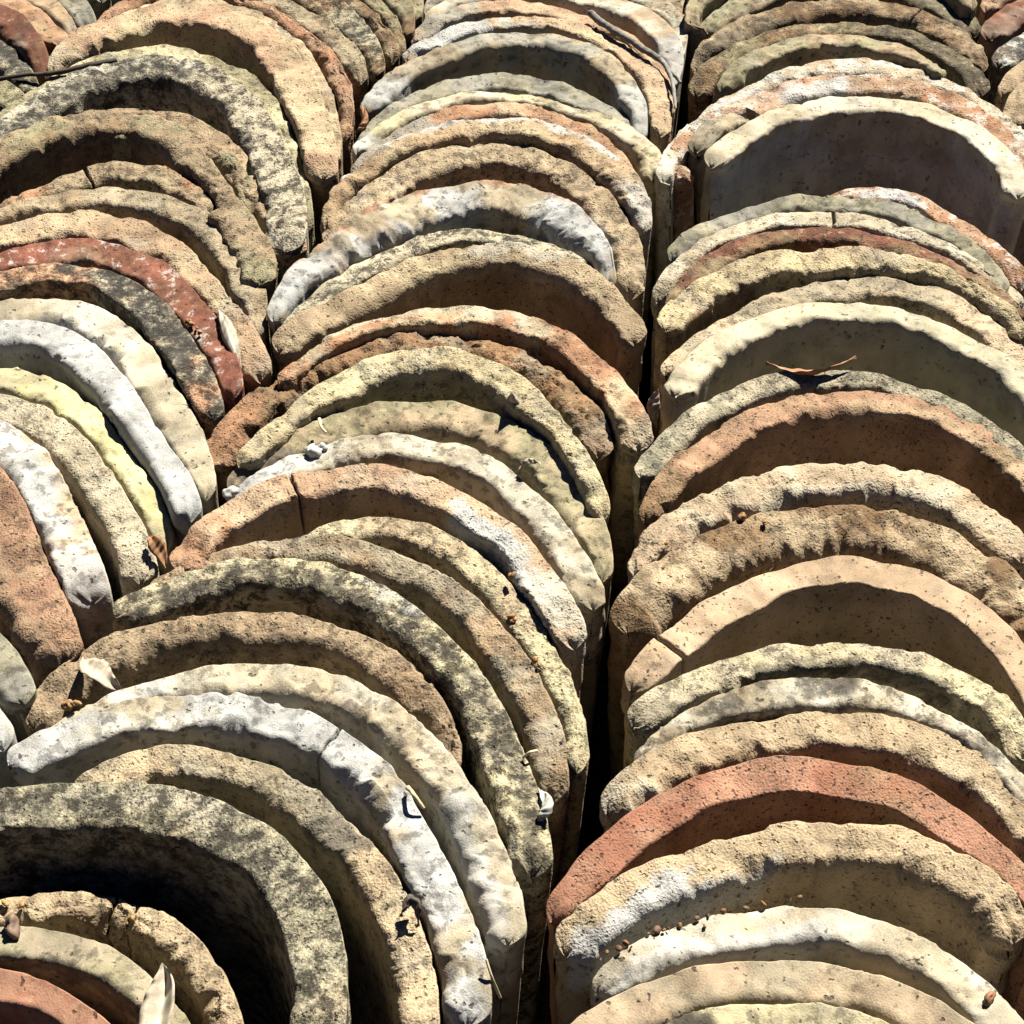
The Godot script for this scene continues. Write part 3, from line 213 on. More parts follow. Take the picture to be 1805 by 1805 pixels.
		{"row": 0, "at": Vector2(-0.3483, 1.004), "turn": -0.2702, "half": Vector2(0.0675, 0.1169), "bend": Vector3(-0.01, -0.0197, 0.0501), "from": -1.350, "to": 1.290, "thick": 0.0215, "rise": 0.000, "clay": "orangebrown", "blotch": "clay", "share": 0.5, "marks": "k1", "grain": "a", "round": 4, "chips": 0.28, "rough": 0.5, "patches": [], "cracks": [], "label": "orange brown tile arm next to the dark reddish one in the corner"},
		{"row": 0, "at": Vector2(-0.3528, 1.0196), "turn": -0.1411, "half": Vector2(0.0733, 0.1147), "bend": Vector3(-0.0071, -0.0092, 0.0582), "from": -1.350, "to": 1.223, "thick": 0.0219, "rise": 0.000, "clay": "grey", "blotch": "brownbuff", "share": 0.5, "marks": "k1", "grain": "a", "round": 4, "chips": 0.28, "rough": 0.5, "patches": [], "cracks": [], "label": "dull grey tile arm behind the orange brown one in the corner"},
		{"row": 0, "at": Vector2(-0.352, 1.0449), "turn": -0.1041, "half": Vector2(0.0776, 0.1149), "bend": Vector3(-0.0111, -0.0088, 0.0598), "from": -1.350, "to": 1.311, "thick": 0.0226, "rise": 0.000, "clay": "greygreen", "blotch": "grey", "share": 0.5, "marks": "k1", "grain": "a", "round": 4, "chips": 0.28, "rough": 0.5, "patches": [], "cracks": [], "label": "grey green tile arm touching the top edge in the left corner"},
		{"row": 0, "at": Vector2(-0.3475, 1.0776), "turn": -0.1132, "half": Vector2(0.0772, 0.1151), "bend": Vector3(-0.0113, -0.0083, 0.0618), "from": -1.350, "to": 1.347, "thick": 0.0234, "rise": 0.000, "clay": "greygreen", "blotch": "olive", "share": 0.5, "marks": "k1", "grain": "a", "round": 4, "chips": 0.28, "rough": 0.5, "patches": [], "cracks": [], "label": "grey green tile beyond the top edge, second from the back of the corner row"},
		{"row": 0, "at": Vector2(-0.3428, 1.1115), "turn": -0.122, "half": Vector2(0.0769, 0.1153), "bend": Vector3(-0.0115, -0.0078, 0.0638), "from": -1.350, "to": 1.383, "thick": 0.0243, "rise": 0.000, "clay": "olive", "blotch": "grey", "share": 0.5, "marks": "k1", "grain": "a", "round": 4, "chips": 0.28, "rough": 0.5, "patches": [], "cracks": [], "label": "olive grey tile beyond the top edge, very last of the corner row"},
		{"row": 0, "at": Vector2(-0.2524, 1.0344), "turn": 0.3, "half": Vector2(0.0998, 0.1), "bend": Vector3(-0.0005, -0.0006, -0.0002), "from": -0.786, "to": -0.366, "thick": 0.0215, "rise": 0.000, "clay": "greygreen", "blotch": "yellow", "share": 0.5, "marks": "k1", "grain": "a", "round": 4, "chips": 0.28, "rough": 0.5, "patches": [], "cracks": [], "label": "mossy tile closing the gap behind the left corner arms at the top edge"},
	]
	var front = null
	for d in tiles:
		if front != null and front.row != d.row:
			front = null
		shape_outline(d)
		build_tile(d, front)
		front = d
	debris()


func noise_of(seed_value: int, wavelength: float, octaves: int, kind := FastNoiseLite.FRACTAL_FBM) -> FastNoiseLite:
	var n := FastNoiseLite.new()
	n.seed = seed_value
	n.noise_type = FastNoiseLite.TYPE_SIMPLEX_SMOOTH
	n.frequency = 1.0 / wavelength
	n.fractal_type = kind
	n.fractal_octaves = octaves
	return n


func picture(seed_value: int, wavelength: float, octaves: int, gain: float, stops: Array) -> NoiseTexture2D:
	var t := NoiseTexture2D.new()
	t.width = 1024
	t.height = 1024
	t.seamless = true
	t.generate_mipmaps = false
	var n := noise_of(seed_value, wavelength, octaves)
	n.fractal_gain = gain
	t.noise = n
	var g := Gradient.new()
	var o := PackedFloat32Array()
	var c := PackedColorArray()
	for s in stops:
		o.append(s[0])
		c.append(s[1])
	g.offsets = o
	g.colors = c
	t.color_ramp = g
	return t


# One grain of clay: its colour (specks, pits, hairline cracks) and the relief that belongs to it.
func grain_of(seed_value: int, sand_size: float, contrast: float, pit_size: float, pit_level: int, crack_size: float, crack_level: int) -> Array:
	var sand := noise_of(seed_value, sand_size, 4)
	sand.fractal_gain = 0.65
	var cloud := noise_of(seed_value + 1, 190.0, 5)
	cloud.fractal_gain = 0.6
	var pits := noise_of(seed_value + 2, pit_size, 3)
	var cracks := noise_of(seed_value + 3, crack_size, 3, FastNoiseLite.FRACTAL_RIDGED)
	var side := 1024
	var p0 := sand.get_seamless_image(side, side).get_data()
	var p1 := cloud.get_seamless_image(side, side).get_data()
	var p2 := pits.get_seamless_image(side, side).get_data()
	var p3 := cracks.get_seamless_image(side, side).get_data()
	var look := PackedByteArray()
	var relief := PackedByteArray()
	look.resize(side * side)
	relief.resize(side * side)
	for i in side * side:
		var v := 242.0 + contrast * (p0[i] - 128) + 0.36 * (p1[i] - 128)
		var h := 170.0 + contrast * 0.9 * (p0[i] - 128) + 0.5 * (p1[i] - 128)
		var pit := pit_level - p2[i]
		if pit > 0:
			var k := minf(pit / 18.0, 1.0)
			v -= 95.0 * k
			h -= 90.0 * k
		var line := p3[i] - crack_level
		if line > 0 and p1[i] > 118:
			var k := minf(line / 7.0, 1.0)
			v -= 105.0 * k
			h -= 80.0 * k
		look[i] = int(clampf(v, 30, 255))
		relief[i] = int(clampf(h, 0, 255))
	return [ImageTexture.create_from_image(Image.create_from_data(side, side, false, Image.FORMAT_L8, look)), ImageTexture.create_from_image(Image.create_from_data(side, side, false, Image.FORMAT_L8, relief))]


func grey(v: float, a := 1.0) -> Color:
	return Color(v, v, v, a)


func setup() -> void:
	broad = noise_of(11, 0.045, 2)
	mid = noise_of(12, 0.015, 3)
	fine = noise_of(13, 0.0055, 2)
	ridge = noise_of(14, 0.04, 3)
	blotch = noise_of(15, 0.022, 4)
	facet = noise_of(17, 0.0105, 2)
	facet.noise_type = FastNoiseLite.TYPE_CELLULAR
	facet.cellular_return_type = FastNoiseLite.RETURN_CELL_VALUE
	facet.domain_warp_enabled = true
	facet.domain_warp_amplitude = 0.006
	facet.domain_warp_frequency = 90.0
	crag = noise_of(16, 0.009, 3, FastNoiseLite.FRACTAL_RIDGED)
	# the grain of the clay: smooth (a), sandy and pitted (b)
	grains["a"] = grain_of(21, 7.0, 0.26, 46.0, 50, 230.0, 239)
	grains["b"] = grain_of(41, 10.0, 0.42, 26.0, 62, 170.0, 239)
	# lichen and soot that grow on the clay, clear between the patches
	var soot := Color(0.15, 0.14, 0.12)
	var pale := Color(0.645, 0.615, 0.515)
	var lime := Color(0.665, 0.67, 0.65)
	marks["k0"] = picture(31, 60, 8, 0.66, [[0.0, Color(soot, 0.6)], [0.22, Color(soot, 0.35)], [0.32, Color(soot, 0.0)], [0.74, Color(pale, 0.0)], [0.9, Color(pale, 0.25)], [1.0, Color(pale, 0.3)]])
	marks["k1"] = picture(32, 70, 8, 0.70, [[0.0, Color(soot, 0.65)], [0.29, Color(soot, 0.5)], [0.42, Color(soot, 0.0)], [0.66, Color(pale, 0.0)], [0.82, Color(pale, 0.35)], [1.0, Color(pale, 0.5)]])
	marks["k2"] = picture(33, 80, 8, 0.82, [[0.0, Color(soot, 0.75)], [0.34, Color(soot, 0.66)], [0.47, Color(soot, 0.0)], [0.62, Color(pale, 0.0)], [0.78, Color(pale, 0.45)], [1.0, Color(pale, 0.65)]])
	marks["k3"] = picture(34, 85, 8, 0.84, [[0.0, Color(soot, 0.95)], [0.41, Color(soot, 0.85)], [0.5, Color(soot, 0.08)], [0.56, Color(pale, 0.0)], [0.72, Color(pale, 0.5)], [1.0, Color(0.72, 0.715, 0.65, 0.85)]])
	marks["pits"] = picture(35, 24, 3, 0.5, [[0.0, grey(0.12, 0.95)], [0.2, grey(0.14, 0.8)], [0.25, grey(0.2, 0.0)], [1.0, grey(0.2, 0.0)]])
	marks["w2"] = picture(36, 110, 8, 0.70, [[0.0, Color(soot, 0.6)], [0.25, Color(soot, 0.35)], [0.36, Color(soot, 0.0)], [0.56, Color(lime, 0.0)], [0.7, Color(lime, 0.55)], [1.0, Color(lime, 0.85)]])
	marks["w3"] = picture(37, 80, 8, 0.78, [[0.0, Color(soot, 0.85)], [0.28, Color(soot, 0.5)], [0.42, Color(soot, 0.0)], [0.60, Color(lime, 0.0)], [0.72, Color(lime, 0.55)], [1.0, Color(lime, 0.85)]])


func clay_material(d: Dictionary) -> StandardMaterial3D:
	var g: String = d.grain
	var m := StandardMaterial3D.new()
	m.vertex_color_use_as_albedo = true
	m.albedo_texture = grains[g][0]
	m.roughness = 0.92
	m.metallic_specular = 0.3
	m.uv1_triplanar = true
	m.uv1_scale = Vector3.ONE * 6.0
	m.uv1_offset = Vector3(rng.randf(), rng.randf(), rng.randf())
	m.uv1_triplanar_sharpness = 3.0
	m.heightmap_enabled = true
	m.heightmap_texture = grains[g][1]
	m.heightmap_scale = (0.13 if g == "a" else 0.22) * lerpf(0.6, 1.2, clampf(d.rough / 2.0, 0, 1))
	m.detail_enabled = true
	m.detail_albedo = marks["pits" if (d.marks as String).ends_with("p") else d.marks]
	return m


func numbered(called: String) -> String:
	var n: int = names.get(called, 0)
	names[called] = n + 1
	return called if n == 0 else "%s_%03d" % [called, n]


func tag(o: Node3D, label: String, category: String, group := "") -> void:
	o.set_meta("label", label)
	o.set_meta("category", category)
	if group:
		o.set_meta("group", group)


# ---------------------------------------------------------------- tiles

func outline_at(d: Dictionary, phi: float) -> Vector2:
	var b: Vector3 = d.bend
	var r := 1.0 + b.x * sin(2.0 * phi) + b.y * sin(3.0 * phi) + b.z * cos(3.0 * phi)
	var h: Vector2 = d.half
	return Vector2(h.x * r * sin(phi), h.y * r * cos(phi))


func shape_outline(d: Dictionary) -> void:
	var pts := PackedVector2Array()
	var along := PackedFloat32Array()
	var total := 0.0
	for i in 401:
		var p := outline_at(d, lerpf(d.from, d.to, i / 400.0))
		if i:
			total += p.distance_to(pts[i - 1])
		pts.append(p)
		along.append(total)
	d.pts = pts
	d.along = along
	d.length = total


# How far a point of the world plan (x right, y away) lies outside the back of a tile; large where the tile does not reach.
func clearance(d: Dictionary, world: Vector2) -> float:
	var q := (world - (d.at as Vector2)).rotated(d.turn)
	var h: Vector2 = d.half
	var e := Vector2(q.x / h.x, q.y / h.y)
	var phi := atan2(e.x, e.y)
	if phi < d.from - 0.1 or phi > d.to + 0.1:
		return 1.0
	return q.length() - outline_at(d, phi).length()


func build_tile(d: Dictionary, front) -> void:
	var length: float = d.length
	var pts: PackedVector2Array = d.pts
	var along: PackedFloat32Array = d.along
	var off := Vector3(rng.randf(), rng.randf(), rng.randf()) * 40.0
	var seed1 := rng.randf() * 60.0
	var at: Vector2 = d.at
	var step := clampf(0.0012 + (at.y - 0.3) * 0.0011, 0.0012, 0.002)
	var thick: float = d.thick
	var rough: float = d.rough
	var chips: float = d.chips
	var rd: float = d.round * 0.001
	var drop0 := rng.randf_range(0.0, 0.009)
	var drop1 := rng.randf_range(0.0, 0.009)
	var slips: Array[Vector2] = []
	for c in d.cracks:
		slips.append(Vector2(rng.randf_range(-0.0012, 0.0012), rng.randf_range(-0.0011, 0.0011)))
	var tilt := rng.randf_range(-0.0015, 0.0015)

	# where the columns of the mesh stand along the arc
	var cols: Array[Vector2] = []   # x: along, y: depth of a crack
	var ends := 0.006
	for e in [0.0, 0.02, 0.1, 0.25, 0.45, 0.7]:
		cols.append(Vector2(e * ends, 0))
	var n := int((length - 2.0 * ends) / step)
	for i in n + 1:
		var s := ends + (length - 2.0 * ends) * i / n
		var near := false
		for c in d.cracks:
			if absf(s - c * length) < 0.0024:
				near = true
		if not near:
			cols.append(Vector2(s, 0))
	for c in d.cracks:
		for k in [[-2.2, 0.0], [-1.2, 0.0], [-0.7, 0.2], [-0.22, 1.0], [0.22, 1.0], [0.7, 0.2], [1.2, 0.0], [2.2, 0.0]]:
			cols.append(Vector2(c * length + k[0] * 0.001, k[1]))
	for e in [0.7, 0.45, 0.25, 0.1, 0.02, 0.0]:
		cols.append(Vector2(length - e * ends, 0))
	cols.sort_custom(func(p, q): return p.x < q.x)

	var nd := DEPTHS.size()
	var rows := nd + 5 + 7 + 5 + nd
	var count := cols.size()
	var verts := PackedVector3Array()
	var norms := PackedVector3Array()
	var tints := PackedColorArray()
	verts.resize(rows * count)
	norms.resize(rows * count)
	tints.resize(rows * count)
	var c1: Color = CLAY[d.clay]
	var c2: Color = CLAY[d.blotch]
	var share: float = d.share
	var stain: Color = [CLAY.brown, CLAY.olive, CLAY.grey, CLAY.tan, CLAY.brownbuff][rng.randi() % 5]
	var patches: Array = d.patches
	var profile := PackedVector2Array()
	profile.resize(rows)
	var seg := 0
	for i in count:
		var s := cols[i].x
		while seg < 399 and along[seg + 1] < s:
			seg += 1
		var f := clampf((s - along[seg]) / maxf(along[seg + 1] - along[seg], 1e-6), 0, 1)
		var p := pts[seg].lerp(pts[seg + 1], f)
		var tangent := (pts[mini(seg + 3, 400)] - pts[maxi(seg - 2, 0)]).normalized()
		var inward := Vector2(tangent.y, -tangent.x)   # towards the hollow
		var room := thick
		if front != null:
			room = clampf(clearance(front, p.rotated(-d.turn) + at) - 0.0008, 0.011, thick)
		var wave := broad.get_noise_2d(s * 0.7, seed1)
		var t := minf(thick * (1.0 + 0.22 * wave), lerpf(thick, room, 1.0))
		var cin := clampf((ridge.get_noise_2d(s, seed1 + 9.0) - 0.02) * 5.0, 0, 1) * chips
		var cout := clampf((ridge.get_noise_2d(s, seed1 + 21.0) - 0.2) * 5.0, 0, 1) * chips
		var top: float = TOP + d.rise + (0.0030 * broad.get_noise_2d(s, seed1 + 3.0) + 0.0009 * mid.get_noise_2d(s, seed1 + 5.0)) * (0.6 + 0.5 * rough)
		var e := minf(s, length - s)
		# worn ends hang lower than the crown, and the pieces of a cracked tile have slipped a little
		top -= (drop0 if s < length * 0.5 else drop1) * pow(clampf(1.0 - e / 0.03, 0, 1), 2.0)
		for k in slips.size():
			if s > d.cracks[k] * length:
				top += slips[k].y
				p += inward * slips[k].x
		# the firing left one stretch paler or redder than the next
		var zone := broad.get_noise_2d(s * 0.4, seed1 + 70.0)
		var squeeze := 1.0
		if e < ends:
			squeeze = sqrt(maxf(0.0, 1.0 - pow(1.0 - e / ends, 2.0)))
			top -= 0.003 * (1.0 - squeeze)
		var bo := minf(0.0005 + rd * 0.1 + cout * t * 0.24, t * 0.4)
		var boy := 0.0005 + rd * 0.15 + cout * 0.006
		var bi := minf(rd * 0.75 + cin * t * 0.34, t * 0.55)
		var biy := rd * 0.85 + cin * 0.007
		var j := 0
		for k in nd:
			profile[j] = Vector2(t, -biy - DEPTHS[nd - 1 - k])
			j += 1
		for k in 5:
			var a := (4 - k) / 4.0
			var rounded := Vector2(sin(a * PI / 2), cos(a * PI / 2) - 1.0)
			var straight := Vector2(a, -a)
			var q := rounded.lerp(straight, clampf(cin * 0.9, 0, 0.85))
			profile[j] = Vector2(t - bi + bi * q.x, biy * q.y)
			j += 1
		for k in 7:
			profile[j] = Vector2(lerpf(t - bi, bo, (k + 1) / 8.0), 0)
			j += 1
		for k in 5:
			var a := k / 4.0 * PI / 2
			profile[j] = Vector2(bo * (1.0 - sin(a)), boy * (cos(a) - 1.0))
			j += 1
		for k in nd:
			profile[j] = Vector2(0, -boy - DEPTHS[k])
			j += 1
		var crack := cols[i].y
		for jj in rows:
			var pr := profile[jj]
			var w := pr.x
			var y := pr.y
			# the way the surface faces in the section, x towards the hollow, y up
			var fw := 0.0
			var fy := 1.0
			if jj < nd:
				fw = 1.0; fy = 0.0
			elif jj >= rows - nd:
				fw = -1.0; fy = 0.0
			elif jj < nd + 5:
				fw = 0.7; fy = 0.7
			elif jj >= rows - nd - 5:
				fw = -0.7; fy = 0.7
			var deep := clampf(-y / 0.41, 0, 1)
			var narrow := 1.0 - 0.17 * deep
			var wc := t * 0.5 + (w - t * 0.5) * squeeze
			var hx := p.x * narrow + inward.x * wc
			var hv := p.y * narrow + inward.y * wc
			var here := Vector3(hx, y * (0.35 if absf(fw) > 0.9 else 1.0), hv) + off
			var b1 := mid.get_noise_3dv(here)
			var b2 := fine.get_noise_3dv(here)
			var b0 := broad.get_noise_3dv(here)
			var lift := (0.0012 * b0 + 0.00055 * b1 * rough + 0.00036 * b2 * rough) * (0.55 if absf(fw) > 0.9 else 1.0)
			# some stretches are weathered to a crumbling face, the rest stays smooth
			if y > -0.03:
				var worn := smoothstep(-0.05, 0.3, b0 - 0.3 * b1 + (0.25 * chips if jj < nd + 7 else -0.1))
				lift -= worn * rough * 0.0016 * (0.6 + 0.7 * crag.get_noise_3dv(here))
				lift += (0.1 + worn) * (0.0003 + 0.0009 * rough) * facet.get_noise_3dv(here)
			# grains that have fallen out of the rim
			if jj >= nd - 3 and jj < nd + 6:
				lift -= cin * maxf(0.0, b1 + 0.1) * 0.0016
			# the end faces are not quite straight
			if e < 0.02:
				var bow := (1.0 - e / 0.02) * (0.005 * mid.get_noise_2d(y * 0.6, seed1 + 52.0) + 0.002 * fine.get_noise_2d(y, w)) * (1.0 if s < length * 0.5 else -1.0)
				hx += tangent.x * bow
				hv += tangent.y * bow
			if crack > 0.0:
				var wig := 0.0012 * mid.get_noise_2d(w * 1.3, seed1 + 40.0)
				hx += tangent.x * wig
				hv += tangent.y * wig
				lift -= crack * 0.009 * clampf(1.0 + y / 0.03, 0, 1)
			elif d.cracks.size():
				for c in d.cracks:
					if absf(s - c * length) < 0.0013:
						var wig := 0.0012 * mid.get_noise_2d(w * 1.3, seed1 + 40.0)
						hx += tangent.x * wig
						hv += tangent.y * wig
			hx += inward.x * fw * lift
			hv += inward.y * fw * lift
			var at_index := i * rows + jj
			verts[at_index] = Vector3(hx, top + y + fy * lift + tilt * (w / t - 0.5) * 2.0, -hv)
			# the colour of the clay, its stains and crusts
			var z1 := blotch.get_noise_3dv(here * 0.7)
			var z2 := blotch.get_noise_3d(here.x + 7.0, here.y, here.z)
			var col := c1.lerp(c2, smoothstep(-0.22, 0.28, z1 + 0.7 * zone + share - 0.5)) * (1.0 + 0.22 * zone)
			col = col * (1.0 + 0.26 * z2 + 0.12 * b2)
			col = col.lerp(stain * (1.0 + 0.3 * z2), 0.38 * smoothstep(0.1, 0.5, b0 * 1.1 + 0.5 * z2 - 0.05))
			if patches.size():
				var us := s / length
				var uw := w / t
				if jj < nd:
					uw = 1.0 - (y + biy) / 0.02
				elif jj >= rows - nd:
					uw = (y + boy) / 0.02
				for q in patches:
					var inside := minf(minf(us - q[0], q[1] - us) * 14.0, minf(uw - q[2], q[3] - uw) * 2.6)
					var share_here: float = smoothstep(-0.25, 0.35, inside + 1.1 * z2 + 0.5 * b1) * q[5]
					col = col.lerp(CLAY[q[4]] * (1.0 + 0.12 * b2), clampf(share_here, 0, 1))
			tints[at_index] = Color(clampf(col.r, 0.01, 0.85), clampf(col.g, 0.01, 0.85), clampf(col.b, 0.01, 0.85))
	for i in count:
		var ia := maxi(i - 1, 0) * rows
		var ib := mini(i + 1, count - 1) * rows
		for jj in rows:
			var di := verts[ib + jj] - verts[ia + jj]
			var dj := verts[i * rows + mini(jj + 1, rows - 1)] - verts[i * rows + maxi(jj - 1, 0)]
			norms[i * rows + jj] = di.cross(dj).normalized()
	# the collapsed ends face along the arc
	for jj in rows:
		var q0 := (pts[0] - pts[4]).normalized()
		var q1 := (pts[400] - pts[396]).normalized()
		norms[jj] = Vector3(q0.x, 0, -q0.y)
		norms[(count - 1) * rows + jj] = Vector3(q1.x, 0, -q1.y)
	for i in count:
		for jj in range(nd + 2, rows - nd - 2):
			var q := verts[i * rows + jj]
			var w := Vector2(q.x, -q.z).rotated(-d.turn) + at
			var key := Vector2i(floori(w.x / 0.003), floori(w.y / 0.003))
			heights[key] = maxf(heights.get(key, 0.0), q.y)
	var index := PackedInt32Array()
	index.resize((count - 1) * (rows - 1) * 6)
	var o := 0
	for i in count - 1:
		for jj in rows - 1:
			var a := i * rows + jj
			var b := a + rows
			index[o] = a
			index[o + 1] = a + 1
			index[o + 2] = b + 1
			index[o + 3] = a
			index[o + 4] = b + 1
			index[o + 5] = b
			o += 6
	var arrays := []
	arrays.resize(Mesh.ARRAY_MAX)
	arrays[Mesh.ARRAY_VERTEX] = verts
	arrays[Mesh.ARRAY_NORMAL] = norms
	arrays[Mesh.ARRAY_COLOR] = tints
	arrays[Mesh.ARRAY_INDEX] = index
	var mesh := ArrayMesh.new()
	mesh.add_surface_from_arrays(Mesh.PRIMITIVE_TRIANGLES, arrays)
	mesh.surface_set_material(0, clay_material(d))
	var o3 := MeshInstance3D.new()
	o3.name = numbered("terracotta_tile")
	o3.mesh = mesh
	o3.position = Vector3(at.x, 0, -at.y)
	o3.rotation.y = -d.turn
	tag(o3, d.label, "tile", ROWS[d.row])
	add_child(o3, true)
	for l in d.get("lumps", []):
		var crust := MeshInstance3D.new()
		crust.name = "mortar_lump"
		crust.mesh = lump(l[1], Color(0.36, 0.36, 0.355), 0.7, plain_material(0.95))
		crust.position = o3.transform.affine_inverse() * settle(l[0], 0.001)
		o3.add_child(crust, true)


func ground() -> void:
	var m := StandardMaterial3D.new()
	m.albedo_color = Color(0.30, 0.25, 0.19)
	m.roughness = 1.0
	m.uv1_triplanar = true
	m.uv1_scale = Vector3.ONE * 4.0
	m.albedo_texture = grains["b"][0]
	var p := PlaneMesh.new()
	p.size = Vector2(300, 300)
	p.material = m
	var o := MeshInstance3D.new()
	o.name = "ground"
	o.mesh = p
	o.set_meta("kind", "structure")
	o.set_meta("label", "dark bare earth under the stacked roof tiles")
	o.set_meta("category", "ground")
	add_child(o, true)


# ---------------------------------------------------------------- leaves, twigs and seeds that have fallen on the tiles

func grid_mesh(verts: PackedVector3Array, tints: PackedColorArray, across: int, closed: bool, m: Material) -> ArrayMesh:
	var st := SurfaceTool.new()
	st.begin(Mesh.PRIMITIVE_TRIANGLES)
	st.set_smooth_group(0)
	var along_count := verts.size() / across
	var spans := across if closed else across - 1
	for i in along_count - 1:
		for j in spans:
			var a := i * across + j
			var b := i * across + (j + 1) % across
			for q in [a, b, b + across, a, b + across, a + across]:
				st.set_color(tints[q])
				st.add_vertex(verts[q])
	st.index()
	st.generate_normals()
	st.set_material(m)
	return st.commit()


func plain_material(roughness: float, backlit := 0.0) -> StandardMaterial3D:
	var m := StandardMaterial3D.new()
	m.vertex_color_use_as_albedo = true
	m.albedo_texture = grains["a"][0]
	m.uv1_triplanar = true
	m.uv1_scale = Vector3.ONE * 22.0
	m.roughness = roughness
	if backlit > 0.0:
		m.backlight_enabled = true
		m.backlight = Color(backlit, backlit * 0.8, backlit * 0.55)
	return m


# Lowers or lifts a point so that it lies on the tile below it.
func settle(p: Vector3, lift: float) -> Vector3:
	var key := Vector2i(floori(p.x / 0.003), floori(-p.z / 0.003))
	var y := 0.0
	for i in range(-1, 2):
		for j in range(-1, 2):
			y = maxf(y, heights.get(key + Vector2i(i, j), 0.0))
	return Vector3(p.x, y + lift if y > 0.0 else p.y, p.z)


func settled(points: Array, lift: float) -> Array:
	return points.map(func(p): return settle(p, lift))


func spine_at(points: Array, t: float) -> Vector3:
	var n := points.size() - 1
	var k := mini(int(t * n), n - 1)
	var f := t * n - k
	var p0: Vector3 = points[maxi(k - 1, 0)]
	var p1: Vector3 = points[k]
	var p2: Vector3 = points[k + 1]
	var p3: Vector3 = points[mini(k + 2, n)]
	return p1.cubic_interpolate(p2, p0, p3, f)


func place(called: String, mesh: Mesh, base: Vector3, label: String, category: String, group := "") -> MeshInstance3D:
	var o := MeshInstance3D.new()
	o.name = numbered(called)
	o.mesh = mesh
	o.position = base
	tag(o, label, category, group)
	add_child(o, true)
	return o


# A dry leaf: a thin folded blade that follows its spine; side says where its breadth points.
func leaf(points: Array, width: float, side: Vector3, fold: float, color: Color, rib: Color, label: String) -> void:
	var base: Vector3 = points[0]
	var verts := PackedVector3Array()
	var tints := PackedColorArray()
	var last := 60
	var ring := [-1.0, -0.66, -0.33, -0.06, 0.06, 0.33, 0.66, 1.0, 0.66, 0.33, 0.06, -0.06, -0.33, -0.66]
	for i in last + 1:
		var t := float(i) / last
		var p := spine_at(points, t)
		var tangent := (spine_at(points, minf(t + 0.02, 1.0)) - spine_at(points, maxf(t - 0.02, 0.0))).normalized()
		var s := (side - tangent * side.dot(tangent)).normalized()
		var up := s.cross(tangent).normalized()
		var w := width * 0.5 * (pow(sin(PI * pow(t, 0.9)), 1.5) + 0.02)
		for j in ring.size():
			var x: float = ring[j]
			var under := j > 7
			var sag := fold * w * (absf(x) - 0.3) + 0.0007 * sin(9.0 * t + 2.0 * x) + 0.00025 * sin(41.0 * t + 3.0 * x)
			var thick := 0.0 if absf(x) > 0.99 else (-0.00022 if under else 0.00022)
			verts.append(p - base + s * x * w + up * (sag + thick))
			var vein := 0.82 if fposmod(t * 15.0 - absf(x) * 1.6, 1.0) < 0.22 else 1.0
			var c := rib if absf(x) < 0.1 else color * vein * (1.0 + 0.35 * mid.get_noise_3dv(p * 1.5 + s * x * w))
			tints.append(Color(c.r, c.g, c.b))
	place("dry_leaf", grid_mesh(verts, tints, ring.size(), true, plain_material(0.85, 0.08)), base, label, "leaf")


func rod(points: Array, r0: float, r1: float, color: Color, knobbly: float) -> ArrayMesh:
	var base: Vector3 = points[0]
	var verts := PackedVector3Array()
	var tints := PackedColorArray()
	var last := 14 * (points.size() - 1)
	for i in last + 1:
		var t := float(i) / last
		var p := spine_at(points, t)
		var tangent := (spine_at(points, minf(t + 0.02, 1.0)) - spine_at(points, maxf(t - 0.02, 0.0))).normalized()
		var s := tangent.cross(Vector3(0.2, 1, 0.1)).normalized()
		var up := s.cross(tangent)
		var end := 0.05 if i == 0 or i == last else 1.0
		for j in 10:
			var a := TAU * j / 10.0
			var dir := s * cos(a) + up * sin(a)
			var r := lerpf(r0, r1, t) * end * (1.0 + knobbly * mid.get_noise_3dv(p * 1.6 + dir * 0.004) + 0.5 * knobbly * fine.get_noise_3dv(p + dir * 0.003))
			verts.append(p - base + dir * r)
			var c := color * (1.0 + 0.4 * mid.get_noise_3dv(p * 2.0 + dir * 0.01))
			tints.append(Color(c.r, c.g, c.b))
	return grid_mesh(verts, tints, 10, true, plain_material(0.9))


func lump(radii: Vector3, color: Color, rough: float, m: Material) -> ArrayMesh:
	var verts := PackedVector3Array()
	var tints := PackedColorArray()
	var off := Vector3(rng.randf(), rng.randf(), rng.randf())
	for i in 13:
		var v := PI * i / 12.0
		for j in 16:
			var a := -TAU * j / 16.0
			var dir := Vector3(sin(v) * cos(a), cos(v), sin(v) * sin(a))
			var q := dir * radii
			var k := 1.0 + rough * (mid.get_noise_3dv(q * 2.0 + off) + 0.6 * fine.get_noise_3dv(q * 1.5 + off))
			verts.append(q * k)
			var c := color * (1.0 + 0.35 * fine.get_noise_3dv(q * 2.0 + off))
			tints.append(Color(c.r, c.g, c.b))
	return grid_mesh(verts, tints, 16, true, m)


func scatter(called: String, label: String, category: String, group: String, spots: Array, size: float, color: Color) -> void:
	var kinds: Array[ArrayMesh] = []
	var m := plain_material(0.7)
	for k in 4:
		kinds.append(lump(Vector3(size, size * rng.randf_range(0.5, 0.75), size * rng.randf_range(0.55, 0.85)), color * rng.randf_range(0.6, 1.2), 1.3, m))
	for i in spots.size():
		var o := place(called, kinds[i % 4], settle(spots[i], size * 0.45), label, category, group)
		o.rotation = Vector3(rng.randf_range(-0.5, 0.5), rng.randf() * TAU, rng.randf_range(-0.5, 0.5))
		o.scale = Vector3.ONE * rng.randf_range(0.65, 1.2)


